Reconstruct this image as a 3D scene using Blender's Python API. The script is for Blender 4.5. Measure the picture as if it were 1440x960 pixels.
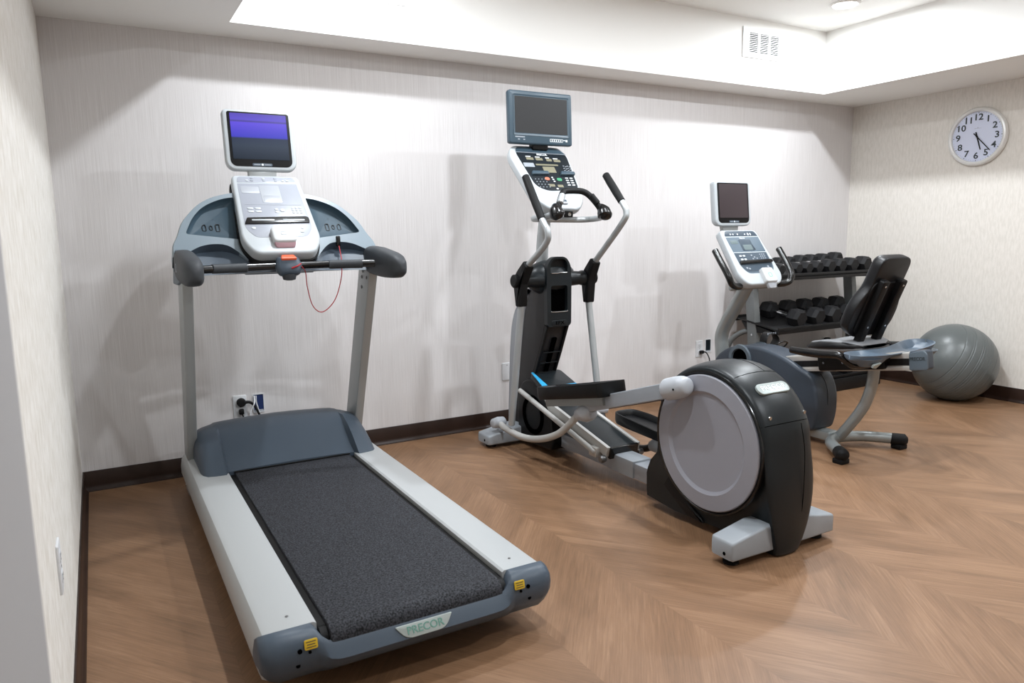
import bpy, bmesh, math, random
from mathutils import Vector, Matrix
from mathutils.geometry import tessellate_polygon

random.seed(7)
scene = bpy.context.scene
for o in list(bpy.data.objects):
    bpy.data.objects.remove(o, do_unlink=True)
COL = scene.collection

# ------------------------------------------------------------------ camera, world, exposure
YAW, PITCH, ROLL = 0.5144, -0.1451, -0.0145
CAM_AT = Vector((0.1394, -4.1190, 1.2418))
fwd = Vector((math.sin(YAW) * math.cos(PITCH), math.cos(YAW) * math.cos(PITCH), math.sin(PITCH)))
rgt = Vector((math.cos(YAW), -math.sin(YAW), 0))
upv = rgt.cross(fwd)
r2 = rgt * math.cos(ROLL) + upv * math.sin(ROLL)
u2 = upv * math.cos(ROLL) - rgt * math.sin(ROLL)
cam_data = bpy.data.cameras.new('camera')
cam_data.sensor_width = 36.0
cam_data.lens = 36.0 * 1029.67 / 1440.0
cam_data.clip_start = 0.02
cam_data.dof.use_dof = True
cam_data.dof.focus_distance = 3.6
cam_data.dof.aperture_fstop = 5.6
cam = bpy.data.objects.new('camera', cam_data)
M4 = Matrix.Identity(4)
for i in range(3):
    M4[i][0], M4[i][1], M4[i][2], M4[i][3] = r2[i], u2[i], -fwd[i], CAM_AT[i]
cam.matrix_world = M4
COL.objects.link(cam)
scene.camera = cam

world = bpy.data.worlds.new('world')
scene.world = world
world.use_nodes = True
world.node_tree.nodes['Background'].inputs[0].default_value = (0.9, 0.93, 1.0, 1)
world.node_tree.nodes['Background'].inputs[1].default_value = 0.3
scene.view_settings.view_transform = 'Standard'
scene.view_settings.look = 'None'
scene.view_settings.gamma = 1.0
scene.view_settings.use_curve_mapping = False
scene.view_settings.exposure = 0.26

# recessed lamps: (x, y, watts)
LAMPS = [(1.30, -0.83, 20.5), (4.56, -0.80, 23), (2.45, -1.60, 24), (3.53, -1.60, 24),
         (1.30, -2.80, 22), (4.56, -2.80, 25), (2.95, -3.90, 26)]
LAMP_COL = (0.895, 0.95, 1.0)

# ------------------------------------------------------------------ colour + materials
def lin(c):
    c = c / 255.0
    return c / 12.92 if c <= 0.04045 else ((c + 0.055) / 1.055) ** 2.4
def rgb(r, g, b):
    return (lin(r), lin(g), lin(b), 1.0)

M = {}
def mat(name, col, rough=0.5, metal=0.0, var=0.0, vscale=30.0, bump=0.0, bscale=200.0, spec=0.5, coat=0.0, emit=None, estr=0.0):
    m = bpy.data.materials.new(name)
    m.use_nodes = True
    nt = m.node_tree
    b = nt.nodes['Principled BSDF']
    b.inputs['Base Color'].default_value = col
    b.inputs['Roughness'].default_value = rough
    b.inputs['Metallic'].default_value = metal
    b.inputs['Specular IOR Level'].default_value = spec
    b.inputs['Coat Weight'].default_value = coat
    tc = nt.nodes.new('ShaderNodeTexCoord')
    if var > 0:
        n = nt.nodes.new('ShaderNodeTexNoise')
        n.inputs['Scale'].default_value = vscale
        n.inputs['Detail'].default_value = 4
        nt.links.new(tc.outputs['Object'], n.inputs['Vector'])
        mx = nt.nodes.new('ShaderNodeMix')
        mx.data_type = 'RGBA'
        lo = tuple(c * (1 - var) for c in col[:3]) + (1,)
        hi = tuple(min(1, c * (1 + var)) for c in col[:3]) + (1,)
        mx.inputs[6].default_value = lo
        mx.inputs[7].default_value = hi
        nt.links.new(n.outputs['Fac'], mx.inputs[0])
        nt.links.new(mx.outputs[2], b.inputs['Base Color'])
    if bump > 0:
        n2 = nt.nodes.new('ShaderNodeTexNoise')
        n2.inputs['Scale'].default_value = bscale
        n2.inputs['Detail'].default_value = 2
        nt.links.new(tc.outputs['Object'], n2.inputs['Vector'])
        bp = nt.nodes.new('ShaderNodeBump')
        bp.inputs['Strength'].default_value = bump
        bp.inputs['Distance'].default_value = 0.002
        nt.links.new(n2.outputs['Fac'], bp.inputs['Height'])
        nt.links.new(bp.outputs['Normal'], b.inputs['Normal'])
    if emit is not None:
        b.inputs['Emission Color'].default_value = emit
        b.inputs['Emission Strength'].default_value = estr
    M[name] = m
    return m

mat('paint_white', rgb(240, 239, 236), 0.85, bump=0.05, bscale=300)
mat('jamb_grey', rgb(158, 157, 158), 0.7)
mat('base_brown', rgb(42, 27, 20), 0.42, spec=0.3, var=0.2, vscale=12)
mat('tm_white', rgb(174, 177, 178), 0.35, bump=0.03, bscale=600)
mat('tm_silver', rgb(160, 163, 163), 0.38, metal=0.35, bump=0.04, bscale=700)
mat('tm_blue', rgb(68, 79, 91), 0.42, spec=0.35, bump=0.06, bscale=900)
mat('tm_pale', rgb(124, 137, 146), 0.36, bump=0.04, bscale=900)
mat('tm_pocket', rgb(58, 76, 88), 0.5, spec=0.25)
mat('tm_grip', rgb(58, 61, 65), 0.55, spec=0.3, bump=0.1, bscale=900)
mat('console_white', rgb(183, 189, 193), 0.35)
mat('pure_white', rgb(196, 198, 199), 0.4)
mat('overlay_pale', rgb(155, 159, 169), 0.3, var=0.03, vscale=25)
mat('overlay_light', rgb(165, 169, 176), 0.3)
mat('overlay_slate', rgb(88, 103, 115), 0.35)
mat('overlay_slate_dark', rgb(62, 75, 87), 0.35)
mat('overlay_black', rgb(22, 29, 35), 0.35, spec=0.25)
mat('black', rgb(9, 9, 10), 0.45, spec=0.25)
mat('black_gloss', rgb(14, 14, 15), 0.22)
mat('black_soft', rgb(13, 13, 14), 0.6, spec=0.25, bump=0.1, bscale=800)
mat('void', rgb(3, 3, 3), 0.9, spec=0.0)
mat('chrome', rgb(205, 208, 210), 0.18, metal=1.0)
mat('screw', rgb(120, 120, 120), 0.35, metal=0.8)
mat('efx_dark', rgb(24, 29, 32), 0.36, spec=0.3, bump=0.05, bscale=900)
mat('efx_black', rgb(14, 15, 17), 0.42, spec=0.25, bump=0.05, bscale=900)
mat('efx_side', rgb(44, 43, 44), 0.45, spec=0.25, bump=0.05, bscale=900)
mat('efx_silver', rgb(152, 157, 164), 0.4, metal=0.2)
mat('efx_disc', rgb(145, 146, 155), 0.42)
mat('efx_tube', rgb(172, 176, 178), 0.36, metal=0.35)
mat('efx_foot', rgb(148, 154, 160), 0.42)
mat('cream', rgb(176, 175, 172), 0.4, spec=0.4)
mat('pale_plastic', rgb(171, 175, 181), 0.4)
mat('bezel_blue', rgb(58, 76, 88), 0.38)
mat('bike_blue', rgb(55, 63, 73), 0.42, spec=0.35, bump=0.05, bscale=900)
mat('bike_disc', rgb(84, 95, 104), 0.45)
mat('bike_silver', rgb(150, 155, 155), 0.36, metal=0.45)
mat('bike_rail', rgb(188, 185, 180), 0.35, metal=0.45)
mat('tray_blue', rgb(88, 102, 116), 0.4)
mat('vinyl', rgb(19, 19, 21), 0.38, spec=0.35, bump=0.12, bscale=500)
mat('vinyl_grey', rgb(122, 124, 127), 0.45, bump=0.1, bscale=500)
mat('rack_dark', rgb(28, 28, 29), 0.5, spec=0.3, bump=0.04, bscale=600)
mat('rack_grey', rgb(120, 124, 125), 0.45, metal=0.3)
mat('dumbbell_rubber', rgb(26, 26, 28), 0.62, spec=0.3, bump=0.12, bscale=500)
mat('ball_grey', rgb(88, 93, 93), 0.34, bump=0.05, bscale=900)
mat('yellow', rgb(206, 172, 40), 0.5)
mat('green_text', rgb(96, 140, 128), 0.5)
mat('badge', rgb(162, 171, 169), 0.35, metal=0.3)
mat('orange', rgb(226, 88, 40), 0.4)
mat('red', rgb(170, 36, 44), 0.5)
mat('pink_grey', rgb(176, 140, 148), 0.5)
mat('lcd', rgb(126, 122, 102), 0.35)
mat('lcd_slate', rgb(102, 116, 118), 0.35)
mat('white_print', rgb(222, 226, 228), 0.5)
mat('grey_print', rgb(150, 156, 164), 0.5)
mat('dark_print', rgb(40, 48, 52), 0.5)
mat('green_button', rgb(60, 140, 100), 0.45)
mat('red_button', rgb(196, 110, 84), 0.45)
mat('mint', rgb(120, 205, 170), 0.5)
mat('cyan', rgb(52, 160, 210), 0.4)
mat('clock_face', rgb(206, 212, 232), 0.45)
mat('clock_rim', rgb(226, 226, 224), 0.3, metal=0.1)
mat('navy', rgb(24, 44, 92), 0.5)
mat('outlet_white', rgb(214, 216, 219), 0.4)
mat('vent_white', rgb(238, 238, 238), 0.5)
mat('screen_dark', rgb(50, 50, 51), 0.4, spec=0.2)
mat('screen_brown', rgb(64, 56, 58), 0.4, spec=0.2)
mat('lamp_glass', rgb(255, 250, 240), 0.4, emit=(1, 0.97, 0.93, 1), estr=9.0)

def screen_on():
    m = mat('screen_on', rgb(20, 22, 30), 0.45, spec=0.15)
    nt = m.node_tree
    b = nt.nodes['Principled BSDF']
    tc = nt.nodes.new('ShaderNodeTexCoord')
    sx = nt.nodes.new('ShaderNodeSeparateXYZ')
    nt.links.new(tc.outputs['Generated'], sx.inputs[0])
    cr = nt.nodes.new('ShaderNodeValToRGB')
    e = cr.color_ramp.elements
    cr.color_ramp.interpolation = 'LINEAR'
    e[0].position = 0.0; e[0].color = rgb(24, 34, 44)
    e[1].position = 1.0; e[1].color = rgb(84, 70, 170)
    for p, c in ((0.30, rgb(46, 56, 70)), (0.46, rgb(40, 50, 70)), (0.49, rgb(60, 58, 180)), (0.80, rgb(92, 74, 206)), (0.83, rgb(70, 62, 130)), (0.86, rgb(90, 76, 190))):
        x = e.new(p); x.color = c
    nt.links.new(sx.outputs['Z'], cr.inputs[0])
    nt.links.new(cr.outputs[0], b.inputs['Emission Color'])
    b.inputs['Emission Strength'].default_value = 1.0
screen_on()

def wallpaper(name, c1, c2, sx, sz, detail, lo, hi, bump):
    m = mat(name, c1, 0.8)
    nt = m.node_tree
    b = nt.nodes['Principled BSDF']
    tc = nt.nodes.new('ShaderNodeTexCoord')
    mp = nt.nodes.new('ShaderNodeMapping')
    mp.inputs['Scale'].default_value = (sx, sx, sz)
    n = nt.nodes.new('ShaderNodeTexNoise')
    n.inputs['Scale'].default_value = 1.0
    n.inputs['Detail'].default_value = detail
    n.inputs['Roughness'].default_value = 0.65
    cr = nt.nodes.new('ShaderNodeValToRGB')
    cr.color_ramp.elements[0].position = lo
    cr.color_ramp.elements[0].color = c2
    cr.color_ramp.elements[1].position = hi
    cr.color_ramp.elements[1].color = c1
    bp = nt.nodes.new('ShaderNodeBump')
    bp.inputs['Strength'].default_value = bump
    bp.inputs['Distance'].default_value = 0.001
    nt.links.new(tc.outputs['Object'], mp.inputs[0])
    nt.links.new(mp.outputs[0], n.inputs['Vector'])
    nt.links.new(n.outputs['Fac'], cr.inputs[0])
    nt.links.new(cr.outputs[0], b.inputs['Base Color'])
    nt.links.new(n.outputs['Fac'], bp.inputs['Height'])
    nt.links.new(bp.outputs[0], b.inputs['Normal'])
wallpaper('paper_back', rgb(222, 219, 219), rgb(205, 201, 200), 380, 3.5, 3, 0.34, 0.66, 0.15)
wallpaper('paper_left', rgb(230, 227, 222), rgb(211, 206, 197), 55, 13, 3, 0.40, 0.58, 0.25)
wallpaper('paper_right', rgb(224, 219, 212), rgb(214, 209, 201), 75, 16, 3, 0.38, 0.60, 0.2)

def floor_material():
    m = mat('chevron_floor', rgb(160, 120, 92), 0.42)
    nt = m.node_tree
    N, L = nt.nodes, nt.links
    b = N['Principled BSDF']
    tc = N.new('ShaderNodeTexCoord')
    sp = N.new('ShaderNodeSeparateXYZ')
    L.new(tc.outputs['Object'], sp.inputs[0])
    def mth(op, a, c=None, clamp=False):
        n = N.new('ShaderNodeMath'); n.operation = op
        for i, v in enumerate((a, c)):
            if v is None: continue
            if isinstance(v, (int, float)): n.inputs[i].default_value = v
            else: L.new(v, n.inputs[i])
        return n.outputs[0]
    X, Y = sp.outputs['X'], sp.outputs['Y']
    u = mth('DIVIDE', mth('SUBTRACT', X, 1.715), 0.435)
    col = mth('FLOOR', u)
    par = mth('FLOORED_MODULO', col, 2.0)
    sgn = mth('SUBTRACT', mth('MULTIPLY', par, 2.0), 1.0)        # even -1, odd +1
    ca, sa = math.cos(math.radians(51.5)), math.sin(math.radians(51.5))
    ys = mth('MULTIPLY', Y, sgn)
    along = mth('ADD', mth('MULTIPLY', X, ca), mth('MULTIPLY', ys, sa))
    across = mth('SUBTRACT', mth('MULTIPLY', ys, ca), mth('MULTIPLY', X, sa))
    plank = mth('FLOOR', mth('DIVIDE', across, 0.152))
    fr = mth('FRACT', mth('DIVIDE', across, 0.152))
    edge = mth('MINIMUM', fr, mth('SUBTRACT', 1.0, fr))
    fu = mth('FRACT', u)
    edge2 = mth('MINIMUM', fu, mth('SUBTRACT', 1.0, fu))
    seam = mth('MAXIMUM', mth('LESS_THAN', edge, 0.008), mth('LESS_THAN', edge2, 0.003))
    cid = N.new('ShaderNodeCombineXYZ')
    L.new(plank, cid.inputs[0]); L.new(col, cid.inputs[1])
    wn = N.new('ShaderNodeTexWhiteNoise'); wn.noise_dimensions = '3D'
    L.new(cid.outputs[0], wn.inputs['Vector'])
    gv = N.new('ShaderNodeCombineXYZ')
    L.new(mth('MULTIPLY', along, 6.0), gv.inputs[0])
    L.new(mth('MULTIPLY', across, 170.0), gv.inputs[1])
    L.new(mth('MULTIPLY', wn.outputs['Value'], 40.0), gv.inputs[2])
    g1 = N.new('ShaderNodeTexNoise'); g1.inputs['Scale'].default_value = 1.0
    g1.inputs['Detail'].default_value = 6; g1.inputs['Roughness'].default_value = 0.62
    g1.inputs['Distortion'].default_value = 0.6
    L.new(gv.outputs[0], g1.inputs['Vector'])
    gv2 = N.new('ShaderNodeCombineXYZ')
    L.new(mth('MULTIPLY', along, 1.6), gv2.inputs[0])
    L.new(mth('MULTIPLY', across, 8.0), gv2.inputs[1])
    L.new(mth('MULTIPLY', wn.outputs['Value'], 17.0), gv2.inputs[2])
    g2 = N.new('ShaderNodeTexNoise'); g2.inputs['Scale'].default_value = 1.0
    g2.inputs['Detail'].default_value = 3; g2.inputs['Distortion'].default_value = 0.8
    L.new(gv2.outputs[0], g2.inputs['Vector'])
    cr = N.new('ShaderNodeValToRGB')
    e = cr.color_ramp.elements
    e[0].position = 0.28; e[0].color = rgb(102, 76, 53)
    e[1].position = 0.72; e[1].color = rgb(153, 120, 92)
    x = e.new(0.5); x.color = rgb(129, 97, 71)
    mixv = mth('ADD', mth('MULTIPLY', g1.outputs['Fac'], 0.50), mth('MULTIPLY', g2.outputs['Fac'], 0.50))
    L.new(mixv, cr.inputs[0])
    hs = N.new('ShaderNodeHueSaturation')
    L.new(cr.outputs[0], hs.inputs['Color'])
    L.new(mth('ADD', mth('MULTIPLY', wn.outputs['Value'], 0.08), 0.96), hs.inputs['Value'])
    mx = N.new('ShaderNodeMix'); mx.data_type = 'RGBA'
    L.new(mth('MULTIPLY', seam, 0.10), mx.inputs[0])
    L.new(hs.outputs[0], mx.inputs[6])
    mx.inputs[7].default_value = rgb(84, 58, 40)
    L.new(mx.outputs[2], b.inputs['Base Color'])
    bp = N.new('ShaderNodeBump'); bp.inputs['Strength'].default_value = 0.22; bp.inputs['Distance'].default_value = 0.001
    L.new(g1.outputs['Fac'], bp.inputs['Height'])
    L.new(bp.outputs[0], b.inputs['Normal'])
floor_material()

def belt_material():
    m = mat('belt', rgb(46, 47, 52), 0.7, spec=0.2)
    nt = m.node_tree
    b = nt.nodes['Principled BSDF']
    tc = nt.nodes.new('ShaderNodeTexCoord')
    n = nt.nodes.new('ShaderNodeTexNoise')
    n.inputs['Scale'].default_value = 190; n.inputs['Detail'].default_value = 3
    nt.links.new(tc.outputs['Object'], n.inputs['Vector'])
    cr = nt.nodes.new('ShaderNodeValToRGB')
    cr.color_ramp.elements[0].position = 0.35; cr.color_ramp.elements[0].color = rgb(18, 18, 20)
    cr.color_ramp.elements[1].position = 0.68; cr.color_ramp.elements[1].color = rgb(64, 66, 72)
    nt.links.new(n.outputs['Fac'], cr.inputs[0])
    nt.links.new(cr.outputs[0], b.inputs['Base Color'])
    bp = nt.nodes.new('ShaderNodeBump'); bp.inputs['Strength'].default_value = 0.35; bp.inputs['Distance'].default_value = 0.001
    nt.links.new(n.outputs['Fac'], bp.inputs['Height'])
    nt.links.new(bp.outputs[0], b.inputs['Normal'])
belt_material()

# ------------------------------------------------------------------ object helpers
OFF = Vector((0, 0, 0))
def thing(name, label, cat, loc, group=None):
    global OFF
    o = bpy.data.objects.new(name, None)
    o.empty_display_size = 0.1
    o.location = loc
    o['label'] = label
    o['category'] = cat
    if group: o['group'] = group
    COL.objects.link(o)
    OFF = Vector((0, loc[1], 0))
    return o
def finish(name, bm, m, parent=None, sharp=35, loc=None):
    bmesh.ops.remove_doubles(bm, verts=bm.verts, dist=1e-6)
    bmesh.ops.recalc_face_normals(bm, faces=bm.faces)
    me = bpy.data.meshes.new(name)
    bm.to_mesh(me)
    bm.free()
    me.materials.append(M[m])
    if sharp is not None:
        for p in me.polygons: p.use_smooth = True
        me.set_sharp_from_angle(angle=math.radians(sharp))
    o = bpy.data.objects.new(name, me)
    if parent is not None: o.parent = parent
    COL.objects.link(o)
    return o
def part(name, bm, m, parent, label=None, sharp=35):
    """a mesh given as (offset from the thing's centre line, world y, world z)"""
    bmesh.ops.translate(bm, verts=bm.verts, vec=-OFF)
    o = finish(name, bm, m, parent, sharp)
    if label: o['label'] = label
    return o
def solo(name, bm, m, label, cat, origin, group=None, sharp=35):
    """a one-mesh thing given in world coordinates"""
    bmesh.ops.translate(bm, verts=bm.verts, vec=-Vector(origin))
    o = finish(name, bm, m, None, sharp)
    o.location = origin
    o['label'] = label; o['category'] = cat
    if group: o['group'] = group
    return o
def struct(name, bm, m, sharp=35, parent=None):
    o = finish(name, bm, m, parent, sharp)
    if parent is None: o['kind'] = 'structure'
    return o

def B(): return bmesh.new()
def V(*a): return Vector(a)

def box(bm, c, s, bev=0.0, rot=None, seg=2):
    r = bmesh.ops.create_cube(bm, size=1.0)
    vs = r['verts']
    bmesh.ops.scale(bm, verts=vs, vec=s)
    if bev > 0:
        es = list({e for v in vs for e in v.link_edges})
        rr = bmesh.ops.bevel(bm, geom=es, offset=bev, segments=seg, affect='EDGES', profile=0.5)
        vs = list({v for f in rr['faces'] for v in f.verts} | {v for v in vs if v.is_valid})
    if rot is not None: bmesh.ops.rotate(bm, verts=vs, cent=(0, 0, 0), matrix=rot)
    bmesh.ops.translate(bm, verts=vs, vec=c)
    return bm

def loft(bm, rings, cap=True, closed=True):
    R = [[bm.verts.new(p) for p in r] for r in rings]
    n = len(R[0])
    for a, b_ in zip(R, R[1:]):
        for i in range(n if closed else n - 1):
            j = (i + 1) % n
            try: bm.faces.new((a[i], a[j], b_[j], b_[i]))
            except ValueError: pass
    if cap:
        for r in (R[0], R[-1]):
            try: bm.faces.new(r)
            except ValueError: pass
    return bm

def spline(pts, n=8):
    """Catmull-Rom through the points"""
    P = [Vector(p) for p in pts]
    if len(P) < 3: return P
    out = []
    Q = [P[0] * 2 - P[1]] + P + [P[-1] * 2 - P[-2]]
    for i in range(1, len(Q) - 2):
        p0, p1, p2, p3 = Q[i - 1], Q[i], Q[i + 1], Q[i + 2]
        for k in range(n):
            t = k / n
            out.append(0.5 * ((2 * p1) + (p2 - p0) * t + (2 * p0 - 5 * p1 + 4 * p2 - p3) * t * t + (3 * p1 - p0 - 3 * p2 + p3) * t ** 3))
    out.append(P[-1])
    return out

def tube(bm, pts, r, seg=14, n=8, smooth=True, ends=True, ry=None, side=None):
    """swept tube; r a number or one per control point; ry flattens it across `side`"""
    P = spline(pts, n) if smooth else [Vector(p) for p in pts]
    if isinstance(r, (int, float)): R = [r] * len(P)
    else:
        R = []
        m = len(r)
        for i in range(len(P)):
            t = i / (len(P) - 1) * (m - 1)
            k = min(int(t), m - 2)
            R.append(r[k] + (r[k + 1] - r[k]) * (t - k))
    T = []
    for i in range(len(P)):
        a = P[max(i - 1, 0)]; b_ = P[min(i + 1, len(P) - 1)]
        T.append((b_ - a).normalized())
    if side is None:
        ref = Vector((0, 0, 1)) if abs(T[0].z) < 0.9 else Vector((1, 0, 0))
    else: ref = Vector(side)
    nrm = (ref - T[0] * ref.dot(T[0])).normalized()
    rings = []
    for i, p in enumerate(P):
        nrm = (nrm - T[i] * nrm.dot(T[i])).normalized()
        bn = T[i].cross(nrm)
        q = 1.0 if ry is None else ry
        rings.append([p + (nrm * math.cos(a) + bn * (math.sin(a) * q)) * R[i] for a in [2 * math.pi * k / seg for k in range(seg)]])
    if ends:   # soft rounded ends
        def endring(ring, p, t, f, d): return [p + (v - p) * f + t * d for v in ring]
        e0 = [endring(rings[0], P[0], -T[0], f, R[0] * d) for f, d in ((0.55, 0.28), (0.86, 0.16))]
        e1 = [endring(rings[-1], P[-1], T[-1], f, R[-1] * d) for f, d in ((0.86, 0.16), (0.55, 0.28))]
        rings = e0 + rings + e1
    return loft(bm, rings)

def rod(bm, a, b_, r, seg=16, r2=None):
    return tube(bm, [a, b_], [r, r if r2 is None else r2], seg=seg, smooth=False, ends=False)

def lathe(bm, prof, origin=(0, 0, 0), axis='z', seg=40, scale=(1, 1)):
    """prof: (radius, height) pairs, turned about an axis through origin"""
    O = Vector(origin)
    rings = []
    for (r, h) in prof:
        ring = []
        for k in range(seg):
            a = 2 * math.pi * k / seg
            c, s = r * math.cos(a) * scale[0], r * math.sin(a) * scale[1]
            ring.append(O + (V(c, s, h) if axis == 'z' else V(h, c, s) if axis == 'x' else V(c, h, s)))
        rings.append(ring)
    return loft(bm, rings)

def arc(cx, cy, r, a0, a1, n=8, ry=None):
    ry = r if ry is None else ry
    return [(cx + r * math.cos(math.radians(a0 + (a1 - a0) * i / n)), cy + ry * math.sin(math.radians(a0 + (a1 - a0) * i / n))) for i in range(n + 1)]

def rrect(w, h, r, n=5, cx=0.0, cy=0.0):
    """rounded rectangle, counter-clockwise; r one radius or (bl, br, tr, tl)"""
    if isinstance(r, (int, float)): r = (r,) * 4
    w /= 2; h /= 2
    return (arc(cx - w + r[0], cy - h + r[0], r[0], 180, 270, n) + arc(cx + w - r[1], cy - h + r[1], r[1], 270, 360, n) +
            arc(cx + w - r[2], cy + h - r[2], r[2], 0, 90, n) + arc(cx - w + r[3], cy + h - r[3], r[3], 90, 180, n))

def roundpoly(pts, r, n=4):
    """round every corner of a polygon by r (one number or a list)"""
    out = []
    m = len(pts)
    for i in range(m):
        p = Vector((pts[i][0], pts[i][1])); a = Vector(pts[i - 1][:2]); b_ = Vector(pts[(i + 1) % m][:2])
        rr = r if isinstance(r, (int, float)) else r[i]
        da, db = (a - p), (b_ - p)
        d = min(rr, da.length * 0.48, db.length * 0.48)
        if d < 1e-5:
            out.append((p.x, p.y)); continue
        q0 = p + da.normalized() * d; q1 = p + db.normalized() * d
        for k in range(n + 1):
            t = k / n
            q = q0 * (1 - t) ** 2 + p * 2 * t * (1 - t) + q1 * t * t
            out.append((q.x, q.y))
    return out

def smooth2(pts, n=6, closed=True):
    P = [Vector((p[0], p[1], 0)) for p in pts]
    if not closed: return [(v.x, v.y) for v in spline(P, n)]
    m = len(P); out = []
    for i in range(m):
        p0, p1, p2, p3 = P[i - 1], P[i], P[(i + 1) % m], P[(i + 2) % m]
        for k in range(n):
            t = k / n
            v = 0.5 * ((2 * p1) + (p2 - p0) * t + (2 * p0 - 5 * p1 + 4 * p2 - p3) * t * t + (3 * p1 - p0 - 3 * p2 + p3) * t ** 3)
            out.append((v.x, v.y))
    return out

class Frame:
    """a plane in space: o + u*a + v*b + n*c"""
    def __init__(s, o, u, v):
        s.o = Vector(o); s.u = Vector(u).normalized(); s.v = Vector(v).normalized(); s.n = s.u.cross(s.v).normalized()
    def __call__(s, a, b_, c=0.0): return s.o + s.u * a + s.v * b_ + s.n * c
    def rot(s):
        return Matrix((s.u, s.v, s.n)).transposed()
    def shift(s, a, b_, c): return Frame(s(a, b_, c), s.u, s.v)

def area2(p): return sum(p[i - 1][0] * p[i][1] - p[i][0] * p[i - 1][1] for i in range(len(p)))
def inset(p, d):
    """shrink a closed outline by d along its own normals"""
    m = len(p); out = []
    sg = 1 if area2(p) > 0 else -1
    for i in range(m):
        a = Vector(p[i - 1][:2]); q = Vector(p[i][:2]); b_ = Vector(p[(i + 1) % m][:2])
        e1 = (q - a); e2 = (b_ - q)
        if e1.length < 1e-9: e1 = e2
        if e2.length < 1e-9: e2 = e1
        t = (e1.normalized() + e2.normalized())
        if t.length < 1e-6: t = e1
        t.normalize()
        nn = Vector((-t.y, t.x)) * sg
        out.append((q.x + nn.x * d, q.y + nn.y * d))
    return out

def plate(bm, F, out, t, bev=0.0, holes=(), bseg=3, back_bev=0.0):
    """a slab whose front face lies at c=0 and back at c=-t on frame F; holes cut right through"""
    if not holes:
        rings = []
        if back_bev > 0:
            for k in range(bseg):
                a = math.pi / 2 * k / bseg
                rings.append([F(x, y, -t + back_bev * (1 - math.cos(a))) for x, y in inset(out, back_bev * (1 - math.sin(a)))])
        rings.append([F(x, y, -t + back_bev) for x, y in out])
        if bev > 0:
            for k in range(bseg + 1):
                a = math.pi / 2 * k / bseg
                rings.append([F(x, y, -bev * (1 - math.sin(a))) for x, y in inset(out, bev * (1 - math.cos(a)))])
        else: rings.append([F(x, y, 0) for x, y in out])
        return loft(bm, rings)
    loops = [list(out)] + [list(h) for h in holes]
    tris = tessellate_polygon([[Vector((x, y, 0)) for x, y in l] for l in loops])
    flat = [p for l in loops for p in l]
    f = [bm.verts.new(F(x, y, 0)) for x, y in flat]
    k = [bm.verts.new(F(x, y, -t)) for x, y in flat]
    for a, b_, c in tris:
        for vs in (f, k):
            try: bm.faces.new((vs[a], vs[b_], vs[c]))
            except ValueError: pass
    i0 = 0
    for l in loops:
        n = len(l)
        for i in range(n):
            j = (i + 1) % n
            try: bm.faces.new((f[i0 + i], f[i0 + j], k[i0 + j], k[i0 + i]))
            except ValueError: pass
        i0 += n
    return bm

FX = Frame((0, 0, 0), (0, 1, 0), (0, 0, 1))        # a=y, b=z, normal=+x
def prism(bm, prof, x0, x1, bev=0.0, bseg=3):
    """a (y, z) outline extruded from x0 to x1 (x0 < x1), both edges rounded by bev"""
    F = Frame((x1, 0, 0), (0, 1, 0), (0, 0, 1))
    return plate(bm, F, prof, x1 - x0, bev, back_bev=bev, bseg=bseg)

def text(s, F, size, depth=0.0008, bold=0.0, align='CENTER', sx=1.0):
    cu = bpy.data.curves.new('t', 'FONT')
    cu.body = s; cu.size = size; cu.extrude = depth / 2; cu.offset = bold
    cu.align_x = align; cu.align_y = 'CENTER'; cu.resolution_u = 3
    ob = bpy.data.objects.new('t', cu)
    COL.objects.link(ob)
    dg = bpy.context.evaluated_depsgraph_get()
    me = bpy.data.meshes.new_from_object(ob.evaluated_get(dg))
    bm = bmesh.new(); bm.from_mesh(me)
    bpy.data.objects.remove(ob, do_unlink=True); bpy.data.meshes.remove(me); bpy.data.curves.remove(cu)
    for v in bm.verts: v.co = F(v.co.x * sx, v.co.y, v.co.z)
    return bm

# ------------------------------------------------------------------ the room
W, HS, HT = 5.80, 2.258, 2.706
YF = -5.40                                   # wall behind the camera
TX0, TX1, TY0, TY1 = 0.792, 5.052, -4.80, -0.2835   # raised tray in the ceiling
BH = 0.1016
struct('floor', box(B(), (W / 2, YF / 2, -0.05), (W + 0.4, -YF + 0.4, 0.1)), 'chevron_floor')
struct('wall_back', box(B(), (W / 2, 0.06, HT / 2), (W + 0.24, 0.12, HT + 0.1)), 'paper_back')
struct('wall_left', box(B(), (-0.06, YF / 2, HT / 2), (0.12, -YF, HT + 0.1)), 'paper_left')
struct('wall_right', box(B(), (W + 0.06, YF / 2, HT / 2), (0.12, -YF, HT + 0.1)), 'paper_right')
struct('wall_front', box(B(), (W / 2, YF - 0.06, HT / 2), (W + 0.24, 0.12, HT + 0.1)), 'paper_right')
bm = B()
def slab(x0, x1, y0, y1, z0, z1): box(bm, ((x0 + x1) / 2, (y0 + y1) / 2, (z0 + z1) / 2), (x1 - x0, y1 - y0, z1 - z0))
slab(0, W, TY1, 0, HS, HT + 0.1)
slab(0, W, YF, TY0, HS, HT + 0.1)
slab(0, TX0, TY0, TY1, HS, HT + 0.1)
slab(TX1, W, TY0, TY1, HS, HT + 0.1)
slab(TX0, TX1, TY0, TY1, HT, HT + 0.1)
struct('ceiling', bm, 'paint_white', sharp=20)

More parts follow.
